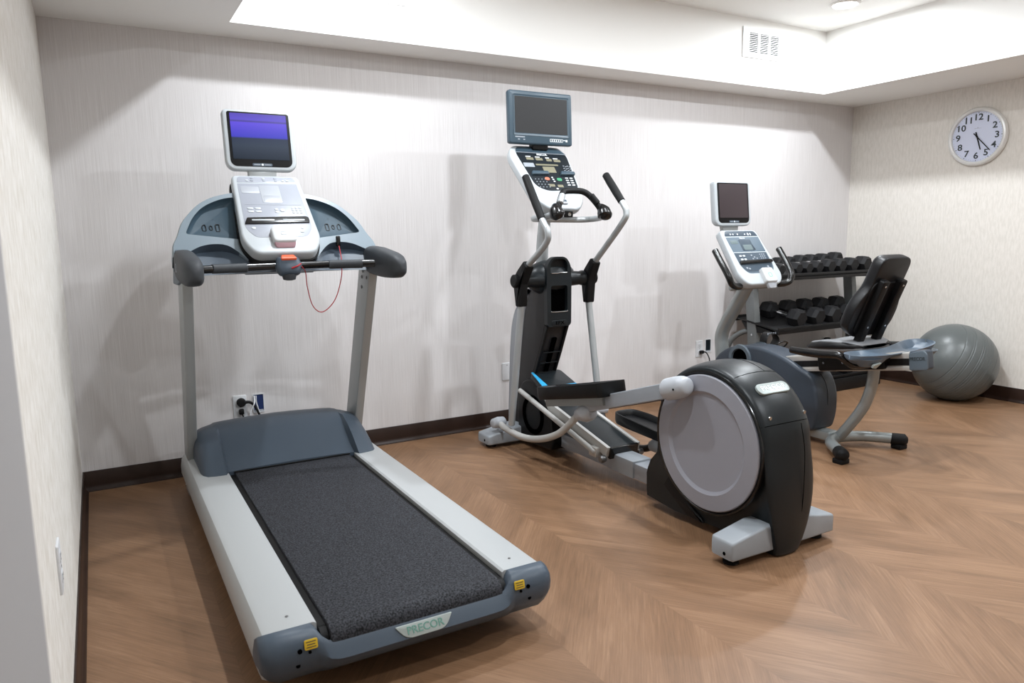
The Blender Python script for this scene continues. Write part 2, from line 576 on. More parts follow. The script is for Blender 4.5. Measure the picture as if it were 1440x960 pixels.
def cove(name, a, b_, nrm):
    a, b_, nrm = Vector(a), Vector(b_), Vector(nrm)
    prof = [(0.0, 0.0), (0.020, 0.0), (0.019, 0.006), (0.014, 0.011), (0.009, 0.018), (0.007, 0.03), (0.007, BH - 0.003), (0.005, BH), (0.0, BH)]
    bm = loft(B(), [[p + nrm * d + V(0, 0, h) for d, h in prof] for p in (a, b_)])
    struct(name, bm, 'base_brown', sharp=50)
cove('baseboard_back', (0, 0, 0), (W, 0, 0), (0, -1, 0))
cove('baseboard_left', (0, -0.02, 0), (0, -3.20, 0), (1, 0, 0))
cove('baseboard_right', (W, -0.02, 0), (W, YF + 0.02, 0), (-1, 0, 0))
cove('baseboard_front', (0.02, YF, 0), (W - 0.02, YF, 0), (0, 1, 0))
# grey door casing on the left wall, close to the camera and out of focus
bm = B(); box(bm, (0.029, -3.62, HS / 2), (0.058, 0.84, HS), 0.004)
struct('trim_1', bm, 'jamb_grey')

# recessed lamps in the tray
for i, (lx, ly, w) in enumerate(LAMPS):
    where = ['above the treadmill by the back wall', 'in the far right corner of the raised ceiling', 'left one of the middle pair over the room',
             'right one of the middle pair over the room', 'over the left side near the camera', 'over the right side near the camera', 'nearest the wall behind the camera'][i]
    t = thing('ceiling_light', 'round white recessed ceiling light ' + where, 'ceiling light', (lx, ly, HT), 'recessed ceiling lights')
    OFF = V(0, ly, HT)
    bm = lathe(B(), [(0.098, 0.0), (0.098, -0.004), (0.092, -0.009), (0.078, -0.010), (0.0755, -0.006), (0.0755, 0.0)], (0, ly, HT - 0.0005))
    part('trim_ring', bm, 'paint_white', t)
    bm = lathe(B(), [(0.0001, -0.0145), (0.05, -0.0140), (0.072, -0.0115), (0.076, -0.006), (0.0001, -0.006)], (0, ly, HT - 0.0005))
    part('diffuser', bm, 'lamp_glass', t)
    ld = bpy.data.lights.new('lamp', 'AREA')
    ld.shape = 'DISK'; ld.size = 0.10; ld.energy = w; ld.color = LAMP_COL
    lo = bpy.data.objects.new('lamp', ld)
    lo.parent = t; lo.location = (0, 0, -0.020)
    COL.objects.link(lo)

# ------------------------------------------------------------------ treadmill
def monitor(par, F, w, h, d, kind):
    """small flat television on a console; F sits at its front face centre"""
    white = kind != 'blue'
    m = part('monitor', plate(B(), F, rrect(w, h, (0.045, 0.045, 0.022, 0.022) if white else 0.014, 6), d, 0.010, back_bev=0.022), 'console_white' if white else 'bezel_blue', par)
    if white:
        part('bezel', plate(B(), F.shift(0, 0.004, 0.0015), rrect(w * 0.87, h * 0.90, (0.030, 0.030, 0.010, 0.010), 5), 0.006, 0.001), 'black', m)
        part('screen', plate(B(), F.shift(0, 0.017, 0.0028), rrect(w * 0.79, h * 0.755, 0.004, 3), 0.003, 0.0004), kind, m)
        bar = part('control_strip', plate(B(), F.shift(0, -h * 0.405, 0.0026), rrect(w * 0.28, 0.014, 0.005, 3), 0.003, 0.0005), 'overlay_slate_dark', m)
        part('power_button', plate(B(), F.shift(0, -h * 0.405, 0.0042), rrect(0.010, 0.010, 0.0049, 5), 0.003, 0.0006), 'white_print', m)
        part('control_print', plate(plate(B(), F.shift(-w * 0.075, -h * 0.403, 0.0029), rrect(w * 0.09, 0.004, 0.001, 1), 0.002), F.shift(w * 0.075, -h * 0.405, 0.0029), rrect(w * 0.09, 0.003, 0.001, 1), 0.002), 'grey_print', m)
        return m
    # wide dark television: sloping picture-frame bezel round a sunken screen
    bm = B()
    o, i = rrect(w - 0.05, h - 0.068, 0.006, 3), rrect(w - 0.072, h - 0.095, 0.003, 3)
    oy, iy = 0.012, 0.014
    loft(bm, [[F(x, y + oy, -0.004) for x, y in o], [F(x, y + oy, 0.0025) for x, y in o], [F(x, y + iy, -0.001) for x, y in i]], cap=False)
    part('bezel', bm, 'bezel_blue', m)
    part('screen', plate(B(), F.shift(0, iy, 0.0008), rrect(w - 0.070, h - 0.093, 0.003, 3), 0.003), 'screen_dark', m)
    return m

CX = 0.87
T = thing('treadmill', 'large grey and white treadmill with black belt and purple-lit screen, left of the room', 'treadmill', (CX, -1.20, 0))
# chassis under the deck
part('chassis', box(box(B(), (0, -1.20, 0.125), (0.74, 1.96, 0.11), 0.01), (0, -0.55, 0.075), (0.70, 0.5, 0.09), 0.01), 'black_soft', T)
for sx in (-1, 1):
    prof = [(0.286, 0.100), (0.424, 0.080), (0.438, 0.088), (0.445, 0.110), (0.445, 0.145), (0.440, 0.178), (0.427, 0.199), (0.408, 0.2085), (0.296, 0.2105), (0.288, 0.206)]
    bm = loft(B(), [[(sx * a, y, b) for a, b in prof] for y in (-0.30, -2.232)])
    r = part('side_rail', bm, 'tm_white', T, sharp=28)
    part('screw', lathe(B(), [(0.0001, 0.0), (0.005, 0.0), (0.004, 0.0012), (0.0001, 0.0016)], (sx * 0.352, -2.165, 0.2103), 'z', 12), 'screw', r)
# running deck and belt
part('running_deck', box(B(), (0, -1.22, 0.178), (0.572, 2.02, 0.03), 0.004), 'black', T)
prof = [(-0.42, 0.204), (-1.3, 0.204), (-2.242, 0.204)] + arc(-2.242, 0.160, 0.044, 90, 270, 12)[1:] + [(-1.3, 0.116), (-0.42, 0.116)]
part('belt', prism(B(), prof, -0.262, 0.262, 0.003), 'belt', T, sharp=25)
for sx in (-1, 1):
    part('roller_end', lathe(B(), [(0.0001, sx * 0.262), (0.036, sx * 0.262), (0.036, sx * 0.284), (0.0001, sx * 0.286)], (0, -2.236, 0.156), 'x', 24), 'black_soft', T)
# rear end cap: loft across the machine
def capsec(x, top):
    if top: p = [(-2.232, 0.2105), (-2.252, 0.2090), (-2.266, 0.2030), (-2.284, 0.183), (-2.290, 0.155), (-2.286, 0.118), (-2.262, 0.082), (-2.215, 0.058), (-2.16, 0.055), (-2.16, 0.10)]
    else: p = [(-2.262, 0.1180), (-2.276, 0.1520), (-2.284, 0.1660), (-2.292, 0.158), (-2.312, 0.128), (-2.300, 0.105), (-2.268, 0.080), (-2.215, 0.058), (-2.16, 0.055), (-2.16, 0.10)]
    return [(x, y, z) for y, z in p]
secs = []
def mixsec(x, f):
    a, b_ = capsec(x, True), capsec(x, False)
    return [(x, p[1] * (1 - f) + q[1] * f, p[2] * (1 - f) + q[2] * f) for p, q in zip(a, b_)]
def roundsec(x, dy, dz0, dz1):
    return [(x, y + dy * (1 if y < -2.17 else 0), 0.055 + dz0 + (z - 0.055) * (0.156 - dz0 - dz1) / 0.156) for _, y, z in capsec(x, True)]
L_ = [roundsec(-0.446, 0.030, 0.055, 0.022), roundsec(-0.440, 0.016, 0.032, 0.010), roundsec(-0.424, 0.005, 0.012, 0.003), mixsec(-0.400, 0), mixsec(-0.305, 0), mixsec(-0.296, 0.12), mixsec(-0.285, 0.45), mixsec(-0.270, 0.78), mixsec(-0.250, 0.95), mixsec(-0.225, 1.0)]
R_ = [[(-x, y, z) for x, y, z in s] for s in reversed(L_)]
cap = part('end_cap', loft(B(), L_ + R_), 'tm_blue', T, sharp=40)
FB = Frame((0, -2.3005, 0.1435), (1, 0, 0), (0, 0.555, 0.832))
badge = part('badge', plate(B(), FB.shift(0, 0, 0.0045), roundpoly([(-0.060, -0.019), (0.060, -0.019), (0.088, 0.019), (-0.088, 0.019)], [0.03, 0.03, 0.006, 0.006], 6), 0.006, 0.0012), 'badge', T)
part('lettering', text('PRECOR', FB.shift(0, 0.000, 0.0052), 0.030, 0.0012, 0.0004, sx=1.0), 'green_text', badge)
for sx in (-1, 1):
    FR = Frame((sx * 0.318, -2.2885, 0.181), (1, 0, 0), (0, 0.22, 0.975))
    wl = part('warning_label', plate(B(), FR.shift(0, 0, 0.0012), rrect(0.035, 0.026, 0.004, 3), 0.003, 0.0004), 'yellow', cap)
    for k, (ax, ay, r_) in enumerate(((0.030 * sx, -0.012, 0.006), (0.004 * sx, -0.021, 0.004), (0.036 * sx, -0.052, 0.006))):
        F2 = Frame((sx * 0.318 + ax, -2.2905 + (0.004 if ay < -0.04 else 0), 0.181 + ay), (1, 0, 0), (0, 0.05, 1))
        part('screw_hole', plate(B(), F2.shift(0, 0, 0.0012), rrect(2 * r_, 2 * r_, r_ * 0.98, 5), 0.004), 'void', cap)
    bm = B()
    for q in range(3): plate(bm, FR.shift(0, 0.007 - q * 0.007, 0.0016), rrect(0.026 - 0.004 * (q % 2), 0.0022, 0.0005, 1), 0.0006)
    part('warning_text', bm, 'dark_print', cap)
# motor hood: sections across the machine
def hoodsec(x, f, ext=0.0, lift=0.0):
    p = [(-0.215, 0.06), (-0.225, 0.22), (-0.26, 0.305), (-0.33, 0.350), (-0.44, 0.368), (-0.50, 0.362), (-0.555, 0.335), (-0.62, 0.288), (-0.69, 0.243), (-0.745, 0.212), (-0.745, 0.10)]
    out = []
    for i, (y, z) in enumerate(p):
        z2 = 0.06 + (z - 0.06) * f
        if 4 <= i: y -= ext
        if 5 <= i <= 9: z2 += lift
        out.append((x, y, z2))
    return out
def wing(x, f): 
    p = [(-0.215, 0.06), (-0.225, 0.22), (-0.26, 0.300), (-0.33, 0.342), (-0.45, 0.360), (-0.535, 0.352), (-0.615, 0.322), (-0.690, 0.282), (-0.745, 0.243), (-0.786, 0.213), (-0.782, 0.10)]
    return [(x, y, 0.06 + (z - 0.06) * f) for y, z in p]
H_ = [wing(-0.398, 0.70), wing(-0.392, 0.80), wing(-0.376, 0.90), wing(-0.345, 0.95), wing(-0.306, 0.985), wing(-0.300, 0.99), hoodsec(-0.288, 0.985), hoodsec(-0.24, 1.0), hoodsec(-0.12, 1.02), hoodsec(0, 1.03)]
H_ = H_ + [[(-x, y, z) for x, y, z in s] for s in reversed(H_[:-1])]
part('motor_hood', loft(B(), H_), 'tm_blue', T, sharp=40)
part('hood_strip', box(B(), (0, -0.752, 0.2075), (0.53, 0.010, 0.006), 0.002), 'black', T)
# uprights, leaning back towards the runner
for sx in (-1, 1):
    prof = [(-0.205, 0.0), (-0.680, 1.150), (-0.838, 1.150), (-0.458, 0.25), (-0.345, 0.0)]
    u = part('upright', prism(B(), prof, sx * 0.4015 - 0.0215, sx * 0.4015 + 0.0215, 0.005), 'tm_silver', T, label='leaning silver aluminium upright')
    pts = [(-0.300, 0.128), (-0.248, 0.028)]
    for y, z in pts:
        part('bolt', lathe(B(), [(0.0001, sx * 0.4275), (0.006, sx * 0.4270), (0.007, sx * 0.423), (0.0001, sx * 0.4225)], (0, y, z), 'x', 12), 'chrome', u)
    for y, z in ((-0.718, 1.079), (-0.700, 1.052), (-0.770, 1.050), (-0.690, 1.003)):
        part('bolt', lathe(B(), [(0.0001, sx * 0.3795), (0.008, sx * 0.3785), (0.008, sx * 0.377), (0.0045, sx * 0.3755), (0.0001, sx * 0.3765)], (0, y, z), 'x', 12), 'screw', u)
# dashboard: arched shell with two pockets
FD = Frame((0, -0.71, 1.24), (1, 0, 0), (0, 0.155, 0.2))
half = [(0.440, -0.085), (0.436, -0.03), (0.415, 0.02), (0.392, 0.085), (0.365, 0.130), (0.318, 0.188), (0.262, 0.228), (0.205, 0.250), (0.150, 0.262), (0.07, 0.268)]
half = smooth2(half, 4, closed=False)
outl = half + [(-x, y) for x, y in reversed(half)]
low = [(-0.405, -0.080), (-0.372, -0.060), (-0.332, -0.037), (-0.281, -0.026), (-0.224, -0.034), (-0.18, -0.075), (-0.15, -0.115)]
low = smooth2(low, 3, closed=False)
outl = outl + low + [(0.15, -0.115)] + [(-x, y) for x, y in reversed(low)][0:]
ph = roundpoly([(-0.384, 0.030), (-0.160, -0.004), (-0.160, 0.236), (-0.205, 0.228), (-0.258, 0.205), (-0.305, 0.172), (-0.348, 0.116)], [0.016, 0.012, 0.01, 0.04, 0.04, 0.04, 0.04], 4)
ph2 = [(-x, y) for x, y in reversed(ph)]
def soft_holes(bm, F, out, holes, t, lip):
    plate(bm, F, out, t, holes=holes)
    return bm
dash = part('dashboard', plate(B(), FD, outl, 0.035, holes=[ph, ph2]), 'tm_pale', T, sharp=30)
rim = B()
loft(rim, [[FD(x, y, -0.0) for x, y in outl[:2 * len(half)]], [FD(x * 1.012, y * 1.01 + 0.002, -0.012) for x, y in outl[:2 * len(half)]], [FD(x * 1.012, y * 1.01 + 0.002, -0.085) for x, y in outl[:2 * len(half)]], [FD(x * 0.96, y * 0.95, -0.105) for x, y in outl[:2 * len(half)]]], cap=False, closed=False)
part('dashboard_shell', rim, 'tm_pale', dash)
part('dashboard_back', plate(B(), FD.shift(0, 0, -0.100), outl, 0.012), 'tm_pale', dash)
for sx, h in ((-1, ph), (1, ph2)):
    # cup holder: a dished tray behind the opening
    bm = B()
    cx_ = sum(p[0] for p in h) / len(h); cy_ = sum(p[1] for p in h) / len(h)
    rings = []
    for f, c in ((1.0, -0.001), (0.985, -0.010), (0.95, -0.022), (0.82, -0.032), (0.4, -0.037), (0.02, -0.038)):
        rings.append([FD(cx_ + (x - cx_) * f, cy_ + (y - cy_) * f, c) for x, y in h])
    loft(bm, rings, cap=False)
    pk = part('cup_holder', bm, 'tm_pocket', T, label='grey-blue storage pocket of the dashboard')
    for k, ax in enumerate((-0.028, 0.0, 0.028)):
        F3 = FD.shift(sx * 0.272 + ax, 0.088, -0.0335)
        bm = B()
        o = [roundpoly([(-0.009, -0.018), (0.009, -0.018), (0.009, 0.012), (0.003, 0.022), (-0.009, 0.012)], 0.006, 3), rrect(0.014, 0.026, 0.006, 3), rrect(0.018, 0.042, 0.004, 3)][k if sx < 0 else 2 - k]
        plate(bm, F3, o, 0.003, holes=[inset(o, 0.0028)])
        part('pictogram', bm, 'black', pk)
# lower lobed apron under the dashboard, its shade put into a darker colour
FL = Frame((0, -0.755, 1.165), (1, 0, 0), (0, 0.10, 0.25))
lo = low + [(-x, y) for x, y in reversed(low)]
top = [(x, (1.24 + y * 0.79 - 1.165) / 0.9285) for x, y in low]
top = top + [(-x, y) for x, y in reversed(top)]
rings_f, rings_m, rings_b = [], [], []
bm = B()
nb = len(top)
ra = [FD(x, y, -0.002) for x, y in lo]
rb = [Vector((p.x, p.y + 0.010 + 0.02 * max(0, 1 - abs(abs(p.x) - 0.28) / 0.14), 1.155 + (p.z - 1.155) * 0.5)) for p in ra]
rc = [Vector((p.x, -0.800 + 0.02 * math.cos(p.x * 6), 1.098 - 0.010 * abs(p.x) / 0.4)) for p in ra]
rd = [Vector((p.x, -0.690, 1.085)) for p in ra]
re = [Vector((p.x, -0.660, 1.20)) for p in ra]
loft(bm, [[q[i] for q in (ra, rb, rc, rd, re)] for i in range(nb)])
part('dashboard_apron', bm, 'tm_blue', T, sharp=50)
# grips
for sx in (-1, 1):
    rings = []
    for y, zc, hx, hz in ((-0.745, 1.135, 0.022, 0.045), (-0.755, 1.135, 0.034, 0.058), (-0.80, 1.134, 0.040, 0.065), (-0.90, 1.128, 0.042, 0.066), (-0.99, 1.121, 0.042, 0.062), (-1.06, 1.117, 0.041, 0.057), (-1.11, 1.113, 0.037, 0.050), (-1.145, 1.111, 0.028, 0.037), (-1.162, 1.110, 0.012, 0.016)):
        ring = []
        for k in range(24):
            a = 2 * math.pi * k / 24
            c, s = math.cos(a), math.sin(a)
            e = 0.62
            ring.append((sx * 0.408 + hx * math.copysign(abs(c) ** e, c), y, zc + hz * math.copysign(abs(s) ** e, s)))
        rings.append(ring)
    g = part('armrest', loft(B(), rings), 'tm_grip', T, sharp=60)
    FG = Frame((sx * 0.4495, -0.905, 1.128), (0, sx, 0), (0, 0, 1))
    bm = B()
    for q in range(3):
        o = rrect(0.030, 0.034, 0.006, 3) if q == 0 else rrect(0.018, 0.012, 0.003, 2, 0, 0.007 if q == 1 else -0.008)
        plate(bm, FG.shift(0, 0, 0.0012), o, 0.002, holes=[inset(o, 0.0022)])
    part('emblem', bm, 'grey_print', g)
for sx in (-1, 1):
    ck = roundpoly([(-0.690, 1.205), (-0.800, 1.190), (-0.872, 1.160), (-0.872, 1.075), (-0.700, 1.048), (-0.545, 1.046), (-0.570, 1.085)], 0.02, 3)
    part('dashboard_cheek', prism(B(), ck, sx * 0.4235 - 0.011, sx * 0.4235 + 0.011, 0.005), 'bike_disc', T)
# handlebar
bar = [(-0.385, -0.925, 1.118), (-0.30, -0.905, 1.119), (-0.15, -0.868, 1.120), (0, -0.852, 1.121), (0.15, -0.868, 1.122), (0.30, -0.905, 1.123), (0.385, -0.925, 1.123)]
hb = part('handlebar', tube(B(), bar, 0.0165, seg=18), 'black_gloss', T)
for sx in (-1, 1):
    a = [(sx * 0.315, -0.9085, 1.1205 + sx * 0.001), (sx * 0.25, -0.8915, 1.1205 + sx * 0.001), (sx * 0.178, -0.874, 1.1205 + sx * 0.001)]
    part('pulse_sensor', tube(B(), a, 0.0195, seg=18, n=4), 'tm_grip', hb, label='dark steel pulse sensor sleeve')
# emergency stop in the middle of the bar
FS = Frame((0, -0.865, 1.118), (1, 0, 0), (0, 0.35, 0.94))
rings = []
for c, w_, h_ in ((-0.030, 0.085, 0.060), (-0.012, 0.112, 0.080), (0.006, 0.118, 0.084), (0.020, 0.106, 0.074), (0.027, 0.084, 0.056)):
    rings.append([FS(x, y, c) for x, y in roundpoly([(-w_ * 0.36, -h_ / 2), (w_ * 0.36, -h_ / 2), (w_ / 2, -0.005), (w_ * 0.40, h_ / 2), (-w_ * 0.40, h_ / 2), (-w_ / 2, -0.005)], 0.012, 3)])
es = part('stop_switch', loft(B(), rings), 'tm_blue', T, sharp=50)
FS2 = Frame((0, -0.872, 1.1545), (1, 0, 0), (0, 0.86, 0.51))
part('stop_button', plate(B(), FS2.shift(0, 0, 0.008), roundpoly([(-0.034, -0.014), (0.034, -0.014), (0.026, 0.016), (-0.026, 0.016)], 0.006, 3), 0.012, 0.002), 'orange', es)
part('switch_base', lathe(B(), [(0.012, -0.014), (0.026, -0.010), (0.030, 0.006), (0.030, 0.014)], (0, -0.870, 1.072), 'z', 20), 'tm_grip', es)
part('cord_key', tube(B(), [(0.006, -0.902, 1.112), (0.030, -0.905, 1.121), (0.047, -0.896, 1.130)], [0.004, 0.0035, 0.003], seg=8), 'red', es)
# console
FC = Frame((0, -0.836, 1.165), (1, 0, 0), (0, 0.359, 0.355))
co = roundpoly([(-0.128, 0.0), (0.128, 0.0), (0.172, 0.085), (0.152, 0.505), (-0.152, 0.505), (-0.172, 0.085)], [0.035, 0.035, 0.085, 0.028, 0.028, 0.085], 7)
cn = part('console', plate(B(), FC.shift(0, 0, 0.018), co, 0.060, 0.012, back_bev=0.02, bseg=4), 'console_white', T)
part('console_shadow_gap', plate(B(), FC.shift(0, 0, -0.030), inset(co, -0.005), 0.030, 0.004), 'black', cn)  # solid black plate paints the shadow behind the console rim
FO = FC.shift(0, 0, 0.0188)
part('overlay', plate(B(), FO, roundpoly([(-0.110, 0.095), (0.110, 0.095), (0.146, 0.150), (0.134, 0.445), (-0.134, 0.445), (-0.146, 0.150)], [0.02, 0.02, 0.03, 0.004, 0.004, 0.03], 4), 0.003, 0.0004), 'overlay_pale', cn)
part('overlay', plate(B(), FO, roundpoly([(-0.134, 0.452), (0.134, 0.452), (0.128, 0.492), (-0.128, 0.492)], [0.004, 0.004, 0.024, 0.024], 4), 0.003, 0.0004), 'overlay_pale', cn)
part('overlay_panel', plate(B(), FO.shift(0, 0, 0.0008), rrect(0.088, 0.115, 0.006, 3, 0.002, 0.375), 0.002, 0.0003), 'overlay_light', cn)
part('overlay_panel', plate(B(), FO.shift(0, 0, 0.0008), rrect(0.080, 0.045, 0.006, 3, -0.085, 0.402), 0.002, 0.0003), 'overlay_light', cn)
part('display', plate(B(), FO.shift(0, 0, 0.0014), rrect(0.080, 0.040, 0.004, 3, 0.005, 0.345), 0.002, 0.0003), 'overlay_light', cn)
bm = B()
plate(bm, FO.shift(0, 0, 0.0008), rrect(0.25, 0.0012, 0.0003, 1, 0, 0.302), 0.002)
part('overlay_line', bm, 'grey_print', cn)
def button(F, x, y, w_, h_, m_, par, name='button', hgt=0.0022):
    return part(name, plate(B(), F.shift(0, 0, hgt), rrect(w_, h_, min(w_, h_) * 0.48, 3, x, y), hgt + 0.001, 0.0006), m_, par)
for x, y in ((-0.088, 0.466), (-0.066, 0.466), (-0.066, 0.482), (-0.012, 0.466), (-0.014, 0.480), (0.042, 0.466), (0.040, 0.482), (0.074, 0.466), (0.094, 0.466)):
    button(FO, x, y, 0.014, 0.009, 'grey_print' if x in (-0.012, 0.042, 0.040, -0.066) else 'console_white', cn)
for x in (-0.105, -0.072):
    for y in (0.258, 0.278): button(FO, x, y, 0.026, 0.011, 'console_white', cn)
for x, y, s in ((0.008, 0.272, 0.016), (0.008, 0.256, 0.016), (0.034, 0.266, 0.022)): button(FO, x, y, s, s * 0.8, 'console_white', cn)
for i in range(3):
    for j in range(3): button(FO, 0.082 + i * 0.017, 0.252 + j * 0.015, 0.012, 0.009, 'console_white', cn)
button(FO, -0.112, 0.152, 0.018, 0.014, 'console_white', cn)
button(FO, 0.098, 0.152, 0.014, 0.011, 'console_white', cn)
button(FO, 0.094, 0.128, 0.016, 0.013, 'console_white', cn)
# reading ledge with two white slots
bm = B()
sl = roundpoly([(-0.145, 0.176), (0.140, 0.183), (0.140, 0.214), (0.128, 0.222), (-0.130, 0.214)], 0.005, 2)
part('reading_ledge', plate(B(), FO.shift(0, 0, 0.007), sl, 0.010, 0.002), 'black_gloss', cn)
for x in (-0.064, 0.070): part('ledge_slot', plate(B(), FO.shift(0, 0, 0.0085), rrect(0.098, 0.009, 0.0045, 3, x, 0.196), 0.003, 0.0005), 'console_white', cn)
# square white remote module at the foot of the console
FP = FC.shift(0.003, 0.092, 0.046)
pk = part('entertainment_remote', plate(B(), FP, roundpoly([(-0.050, -0.046), (0.050, -0.046), (0.052, 0.044), (-0.052, 0.044)], 0.020, 5), 0.036, 0.008), 'pure_white', cn)
o = rrect(0.026, 0.022, 0.006, 3)
part('remote_key', plate(B(), FP.shift(0, 0, 0.0012), o, 0.002, holes=[inset(o, 0.0016)]), 'grey_print', cn)
part('remote_base', plate(B(), Frame(FP(0, -0.050, -0.014), (1, 0, 0), (0, 0.2, 1)), roundpoly([(-0.040, -0.018), (0.040, -0.018), (0.048, 0.010), (-0.048, 0.010)], 0.010, 4), 0.03, 0.004), 'pink_grey', cn)
# neck + monitor
part('monitor_neck', plate(B(), Frame((0, -0.444, 1.545), (1, 0, 0), (0, 0.12, 1)), [(-0.062, -0.05), (0.062, -0.05), (0.066, 0.03), (-0.066, 0.03)], 0.03, 0.004), 'tm_silver', T)
FMn = Frame((0, -0.432, 1.698), (1, 0, 0), (0, 0.17, 1.0))
monitor(T, FMn, 0.325, 0.286, 0.052, 'screen_on')
# red safety cord and its clip
part('safety_clip', box(B(), (0.262, -0.735, 1.222), (0.020, 0.016, 0.050), 0.005, None), 'black_gloss', T)
cd = [(0.262, -0.745, 1.20), (0.258, -0.790, 1.13), (0.248, -0.800, 1.05), (0.214, -0.80, 0.955), (0.156, -0.80, 0.905), (0.112, -0.805, 0.935), (0.088, -0.82, 1.02), (0.078, -0.84, 1.09), (0.050, -0.893, 1.118)]
part('safety_cord', tube(B(), cd, 0.0022, seg=8), 'red', T)

# ------------------------------------------------------------------ elliptical trainer
T = thing('elliptical_trainer', 'black and silver elliptical trainer with large grey drive disc, middle of the room', 'elliptical', (2.378, -1.25, 0))
# floor frame
part('base_beam', box(B(), (0, -1.05, 0.098), (0.096, 1.24, 0.078), 0.006), 'efx_silver', T)
def stabiliser(yc, yw, z0, zt, zm, xin, xl, xr, name='stabilizer', pad='levelling_foot', hole=True, dy=0.0):
    """cross foot: tapers from the middle to both ends"""
    rings = []
    for x, zz, sh in ((-xl, zt - 0.006, 0.86), (-xl + 0.008, zt, 0.97), (-xin, zm, 1.0), (xin, zm, 1.0), (xr - 0.008, zt, 0.97), (xr, zt - 0.006, 0.86)):
        F = Frame((x, yc, (z0 + zz) / 2), (0, 1, 0), (0, 0, 1))
        rings.append([F(a, b_) for a, b_ in rrect(yw * sh, (zz - z0) * (0.9 if sh < 0.9 else 1), 0.010, 4)])
    s = part(name, loft(B(), rings), 'efx_foot', T, sharp=50)
    for x in (-xl + 0.05, xr - 0.05):
        part(pad, lathe(B(), [(0.0001, 0.0), (0.030, 0.0), (0.030, 0.010), (0.012, 0.014), (0.012, z0 + 0.004), (0.0001, z0 + 0.004)], (x, yc, 0), 'z', 20), 'black_soft', s)
    F = Frame((-xl - 0.0005, yc - yw * 0.12, z0 + 0.022), (0, -1, 0), (0, 0, 1))
    part('screw_hole', plate(B(), F.shift(0, 0, 0.0006), rrect(0.014, 0.014, 0.0068, 4), 0.003), 'void', s)
stabiliser(-2.235, 0.116, 0.030, 0.104, 0.134, 0.115, 0.285, 0.285)
stabiliser(-0.370, 0.150, 0.022, 0.078, 0.112, 0.13, 0.325, 0.325)
# front column
colp = [(-0.30, 0.03), (-0.295, 0.26), (-0.384, 0.525), (-0.440, 0.787), (-0.50, 0.93), (-0.55, 1.03), (-0.60, 1.08), (-0.672, 1.08), (-0.672, 0.75), (-0.655, 0.690), (-0.595, 0.560), (-0.535, 0.44), (-0.505, 0.373), (-0.53, 0.28), (-0.62, 0.18), (-0.735, 0.120), (-0.735, 0.035)]
col = part('column', prism(B(), roundpoly(colp, 0.02, 3), -0.076, 0.076, 0.008), 'efx_side', T)
# ribbed channel running down the back of the column
ch = [(-0.690, 0.728), (-0.672, 0.690), (-0.612, 0.560), (-0.552, 0.44), (-0.522, 0.373), (-0.500, 0.373), (-0.530, 0.45), (-0.590, 0.57), (-0.65, 0.70), (-0.66, 0.735)]
for sx in (-1, 1): part('channel_flange', prism(B(), ch, sx * 0.066 - 0.008, sx * 0.066 + 0.008, 0.003), 'efx_black', col)
slot = [(-0.656, 0.655), (-0.604, 0.545), (-0.545, 0.425), (-0.536, 0.425), (-0.596, 0.55), (-0.646, 0.66)]
part('cable_slot', prism(B(), slot, -0.014, 0.014, 0.001), 'void', col)
for y, z in ((-0.618, 0.570), (-0.585, 0.505), (-0.556, 0.445)):
    part('channel_rib', box(B(), (0.0, y + 0.012, z), (0.116, 0.03, 0.006), 0.001), 'efx_dark', col)
# face plate with a phone slot above a bottle well
FF = Frame((0, -0.702, 0.92), (1, 0, 0), (0, 0, 1))
fo = roundpoly([(-0.079, -0.178), (-0.066, -0.192), (0.066, -0.192), (0.079, -0.178), (0.082, 0.06), (0.078, 0.15), (0.045, 0.196), (-0.045, 0.196), (-0.078, 0.15), (-0.082, 0.06)], [0.008, 0.01, 0.01, 0.008, 0.05, 0.05, 0.04, 0.04, 0.05, 0.05], 5)
h1 = rrect(0.110, 0.146, 0.012, 4, 0.0, -0.036)
h2 = roundpoly([(-0.056, 0.106), (0.056, 0.106), (0.056, 0.158), (0.036, 0.184), (-0.036, 0.184), (-0.056, 0.158)], [0.006, 0.006, 0.03, 0.025, 0.025, 0.03], 4)
fp = part('face_plate', plate(B(), FF, fo, 0.034, holes=[h1, h2]), 'efx_dark', T)
part('bottle_well', plate(B(), FF.shift(0, 0, -0.0275), inset(h1, -0.004), 0.005), 'void', fp)
part('phone_slot', plate(B(), FF.shift(0, 0, -0.026), inset(h2, -0.003), 0.006), 'efx_black', fp)
part('slot_lip', tube(B(), [FF(-0.052, 0.106, 0.002), FF(-0.012, 0.106, 0.003), FF(0.012, 0.109, 0.003), FF(0.052, 0.109, 0.002)], 0.0022, seg=8), 'chrome', fp)
part('well_lip', tube(B(), [FF(-0.054, -0.103, 0.001), FF(-0.046, -0.109, 0.002), FF(0.046, -0.109, 0.002), FF(0.054, -0.103, 0.001)], 0.0018, seg=8), 'chrome', fp)
part('nameplate', plate(B(), FF.shift(0, 0, 0.002), rrect(0.104, 0.030, 0.012, 4, 0, -0.172), 0.004, 0.001), 'efx_dark', fp)
part('lettering', text('EFX', FF.shift(0.002, -0.172, 0.0025), 0.026, 0.0012, 0.0002, sx=1.35), 'void', fp)
